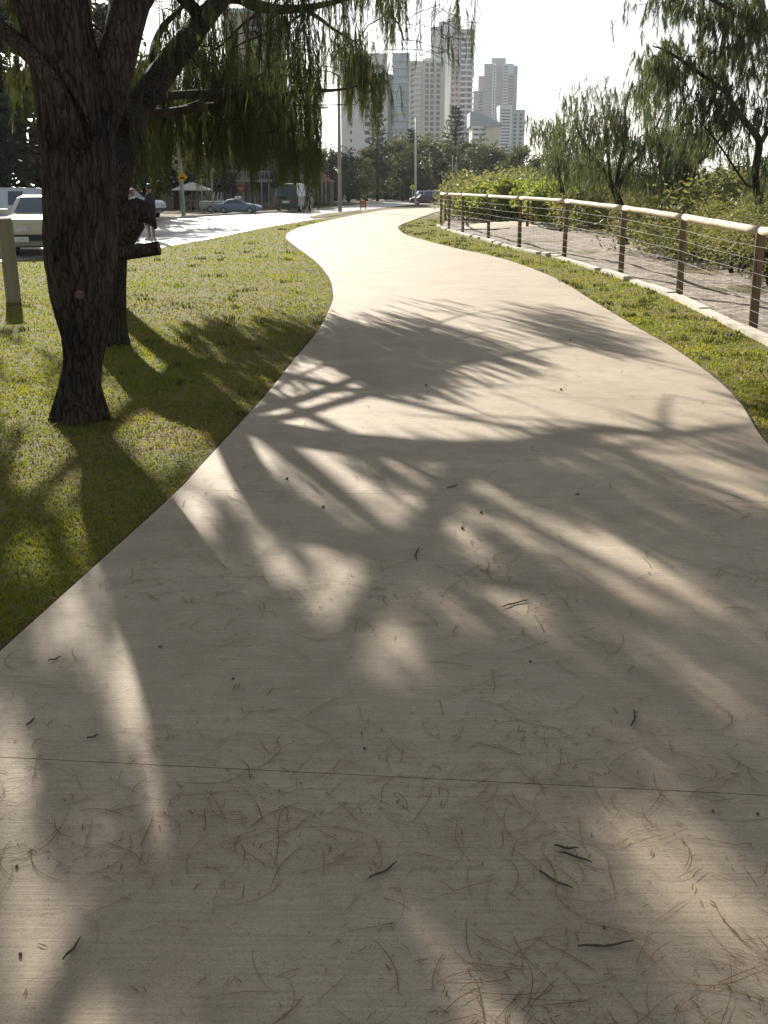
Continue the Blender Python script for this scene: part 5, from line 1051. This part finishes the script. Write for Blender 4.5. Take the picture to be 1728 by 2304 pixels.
for (u,vb,v,r,l) in [(830.5,441,414.5,5.6,'round yellow crossing sign on a post, larger one of the left pair'),(841.5,440,416,4.2,'smaller yellow-green crossing sign on a post, right one of the left pair'),(922,452,411,4.6,'upper left yellow crossing sign of the pair by the street light'),(928,456,421,5.2,'lower right yellow crossing sign of the pair by the street light')]:
    c=G(u,vb); k=c[1]/F*ct; t=thing('crossing_sign',l,'sign',c,group='pedestrian crossing signs'); z=ZV(v,c[1]); b=MB(); b.tube([(0,0,-.2),(0,0,z+r*k*.6)],.04,8); b.build('post','galv',t); signplate(t,k,z,'round',r=r*k,y=-.06)
c=G(817,470.5); t=thing('barrier','small red and orange roadside barrier with splayed feet beside the path','barrier',c); k=c[1]/F*ct
for sx in(-1,1): b=MB(); b.tube([(sx*6*k,-.15,0),(sx*4.5*k,0,17*k),],.035,6); b.tube([(sx*6*k,.15,0),(sx*4.5*k,0,16.5*k)],.035,6); b.build('leg','timber_grey',t)
b=MB(); b.box(-7*k,7*k,-.045,-.01,9*k,18*k); b.build('board','barrier',t); b=MB(); b.box(-7*k,7*k,-.045,-.01,3.5*k,7.5*k); b.build('board','barrier',t)
c=G(774.5,453); t=thing('sandwich_board','pale leaning sandwich board under the far trees','sign board',c); k=c[1]/F*ct; b=MB(); b.add([(-3*k,0,.05),(3*k,0,.05),(4*k,.35,20*k),(-2*k,.35,20*k),(-3*k,.05,.05),(3*k,.05,.05),(4*k,.4,20*k),(-2*k,.4,20*k)],[(0,1,2,3),(7,6,5,4),(0,4,5,1),(1,5,6,2),(2,6,7,3),(3,7,4,0)]); b.build('board','galv',t); b=MB(); b.box(-3*k,-2*k,.0,.7,0,.04); b.box(2*k,3*k,0,.7,0,.04); b.build('foot','timber_grey',t)
c=G(874.5,440); t=thing('marker_post','stubby white marker post beyond the road bend','post',c); k=c[1]/F*ct; b=MB(); b.lathe((0,0,-.2),[(.16,0),(.15,.2),(.12,19*k),(.06,20*k+.05)],10); b.build('shaft','pole_white',t); b=MB(); b.lathe((0,0,15*k-.2),[(.15,0),(.15,.12)],10); b.build('band','lamp_red',t)
# ================================================================ PEOPLE
def person(label,loc,rz,H,hair,shirt,shorts,pose):
    t=thing('person',label,'person',loc,rz,scale=H/1.72)
    V=[];E=[];Rr=[]
    def v(p,r,par=None):
        V.append(p); Rr.append(r if isinstance(r,tuple) else (r,r)); i=len(V)-1
        if par is not None: E.append((par,i))
        return i
    pel=v((0,0,.93),(.115,.15)); a=v((.0,0,1.10),(.10,.135),pel); a=v((-.01,0,1.28),(.11,.15),a); ch=v((-.01,0,1.40),(.075,.12),a); nk=v((.0,0,1.475),.05,ch); hd=v((.02,0,1.56),(.078,.07),nk); h2=v((.022,0,1.645),(.088,.074),hd); v((.018,0,1.69),(.06,.055),h2); v((.115,0,1.585),.014,hd)
    for sy in(1,-1):
        sh=v((-.01,sy*.17,1.385),.052,ch); el=v(pose[sy][0],.037,sh); wr_=v(pose[sy][1],.026,el); d=np.array(pose[sy][1])-np.array(pose[sy][0]); d/=np.linalg.norm(d); s=np.cross(d,[0,0,1]); s=s/ (np.linalg.norm(s)+1e-6) if np.linalg.norm(s)>.2 else np.array([1.,0,0])
        pm=v(tuple(np.array(pose[sy][1])+d*.06),(.030,.022),wr_)
        for j,(o,l) in enumerate(((-.028,.075),(-.009,.085),(.010,.08),(.028,.06))):
            b=v(tuple(np.array(V[pm])+d*.035+s*o),.0095,pm); b=v(tuple(np.array(V[b])+d*l*.5+np.array([.006,0,0])),.0085,b); v(tuple(np.array(V[b])+d*l*.4+np.array([.016,0,0])),.007,b)
        b=v(tuple(np.array(V[wr_])+d*.03+s*.034),.0105,wr_); v(tuple(np.array(V[b])+d*.045+s*.018),.008,b)
        x0=.03*sy*pose['step']; hp=v((0,sy*.09,.88),.095,pel); kn=v((x0+.02,sy*.10,.50),.056,hp); an=v((x0-.01,sy*.10,.10),.036,kn); v((x0+.10,sy*.105,.03),.03,an)
    me=bpy.data.meshes.new('body'); me.from_pydata(V,E,[]); o=bpy.data.objects.new('tmp',me); COL.objects.link(o)
    sk=o.modifiers.new('s','SKIN'); ss=o.modifiers.new('u','SUBSURF'); ss.levels=1; ss.render_levels=1
    for i,d in enumerate(me.skin_vertices[0].data): d.radius=Rr[i]; d.use_root=(i==0)
    bpy.context.view_layer.update(); dg=bpy.context.evaluated_depsgraph_get(); m2=bpy.data.meshes.new_from_object(o.evaluated_get(dg)); bpy.data.objects.remove(o)
    m2.materials.clear(); m2.materials.append(MATS['skin']); link('body',m2,t)
    def loft(name,rings,m,seg=18,caps=True):
        Vv=[]
        for (x,y,z),rx,ry in rings:
            for k in range(seg): th=6.2832*k/seg; Vv.append((x+rx*math.cos(th),y+ry*math.sin(th),z))
        Fc=[(i*seg+k,i*seg+(k+1)%seg,(i+1)*seg+(k+1)%seg,(i+1)*seg+k) for i in range(len(rings)-1) for k in range(seg)]
        b=MB(); b.add(Vv,Fc); return b
    b=loft('shirt',[((0,0,.84),.165,.215),((0,0,.98),.16,.205),((0,0,1.12),.152,.2),((-.01,0,1.28),.155,.215),((-.01,0,1.38),.125,.21),((-.005,0,1.43),.08,.14),((0,0,1.465),.062,.075)],shirt)
    for sy in(1,-1):
        e=np.array(pose[sy][0]); s=np.array([-.01,sy*.165,1.39]); b.tube([s,s+(e-s)*.45,s+(e-s)*.85],[.068,.066,.064],12,cap=False)
    b.build('shirt',shirt,t,smooth=True)
    b=loft('shorts',[((0,0,.78),.155,.2),((0,0,.90),.15,.196),((0,0,.985),.13,.172)],shorts)
    for sy in(1,-1):
        x0=.03*sy*pose['step']; b.tube([(0,sy*.09,.86),(x0*.6+.01,sy*.1,.66),(x0+.02,sy*.105,.46)],[.115,.112,.112],12,cap=False)
    b.build('shorts',shorts,t,smooth=True)
    b=MB(); pr=[]
    for j in range(7): th=math.pi*.5*j/6; pr.append((.098*math.cos(th*.98)+.004,.085*math.sin(th)))
    b.lathe((.006,0,1.635),[(.088,-.075),(.098,-.04)]+pr,18); hm=b.build('hair',hair,t,smooth=True)
    for vv in hm.data.vertices:
        if vv.co.x>.05 and vv.co.z<1.66: vv.co.x=.05
        vv.co.y*=.86
    for sy in(1,-1):
        x0=.03*sy*pose['step']; b=MB(); b.add([(x0+c_*1,sy*.105+d_,z) for z,sc in((0,1),(.05,1.),(.085,.72)) for c_,d_ in ((-.075*sc,-.04*sc),(.10*sc,-.048*sc),(.165*sc,-.03*sc),(.165*sc,.03*sc),(.10*sc,.048*sc),(-.075*sc,.04*sc))],[(i*6+k,i*6+(k+1)%6,(i+1)*6+(k+1)%6,(i+1)*6+k) for i in range(2) for k in range(6)]+[(5,4,3,2,1,0),(12,13,14,15,16,17)]); b.build('shoe','shoe',t)
        b=MB(); b.lathe((.098,sy*.03,1.612),[(.002,-.006),(.008,-.003),(.009,.0),(.002,.004)],8,axis='y'); b.build('eye','hair_dark',t)
    return t
c=G(342,540.5); person('person in a dark navy shirt and khaki shorts standing by the road, turned left','' or tuple(c+np.array([0,0,-.01])),R(168),1.73,'hair_dark','cloth_navy','cloth_khaki',{1:((.02,.22,1.13),(.10,.20,.90)),-1:((.08,-.22,1.14),(.24,-.16,.98)),'step':1.})
c=G(303,543); person('person with reddish hair and a white shirt, half hidden behind the leaning tree',tuple(c+np.array([0,0,-.01])),R(-25),1.57,'hair_red','cloth_white','cloth_khaki',{1:((.03,.22,1.13),(.14,.20,.92)),-1:((.10,-.21,1.16),(.26,-.12,1.10)),'step':-1.})
# ================================================================ LIGHT AND CAMERA
w=bpy.data.worlds.new("World"); SC.world=w; w.use_nodes=True; nt=w.node_tree
sky=nt.nodes.new('ShaderNodeTexSky'); sky.sky_type='NISHITA'; sky.sun_disc=False; sky.sun_elevation=EL; sky.sun_rotation=AZ; sky.air_density=1.; sky.dust_density=.7; sky.ozone_density=1.
hs=nt.nodes.new('ShaderNodeHueSaturation'); hs.inputs['Saturation'].default_value=.4; nt.links.new(sky.outputs[0],hs.inputs['Color']); nt.links.new(hs.outputs[0],nt.nodes['Background'].inputs[0]); nt.nodes['Background'].inputs[1].default_value=.05
l=bpy.data.lights.new('sun','SUN'); l.energy=4.2; l.angle=R(.53); l.color=(1.,.945,.85)
so=bpy.data.objects.new('sun',l); COL.objects.link(so); so.rotation_euler=Vector(SUN).to_track_quat('Z','Y').to_euler()
cam=bpy.data.cameras.new('camera'); co=bpy.data.objects.new('camera',cam); COL.objects.link(co)
cam.sensor_fit='VERTICAL'; cam.sensor_height=36.; cam.lens=F/2304*36; cam.clip_start=.05; cam.clip_end=20000
co.location=(0,0,EYE); co.rotation_euler=(math.pi/2-TILT,0,0); SC.camera=co
vs=SC.view_settings; vs.view_transform='Standard'; vs.look='None'; vs.gamma=1; vs.exposure=1.42
SC.cycles.max_bounces=8; SC.cycles.transparent_max_bounces=8; SC.cycles.sample_clamp_indirect=6
hz=bpy.data.materials.new('haze'); hz.use_nodes=True; n=hz.node_tree.nodes; n.remove(n['Principled BSDF']); pv=n.new('ShaderNodeVolumePrincipled'); pv.inputs['Color'].default_value=(.86,.93,1,1); pv.inputs['Density'].default_value=.00013; pv.inputs['Anisotropy'].default_value=.35
hz.node_tree.links.new(pv.outputs[0],n['Material Output'].inputs['Volume']); MATS['haze']=hz
b=MB(); b.box(-950,3050,-450,3050,-3.6,96); tag(b.build('haze','haze'),kind='stuff',label='thin sea haze in the air',cat='haze')
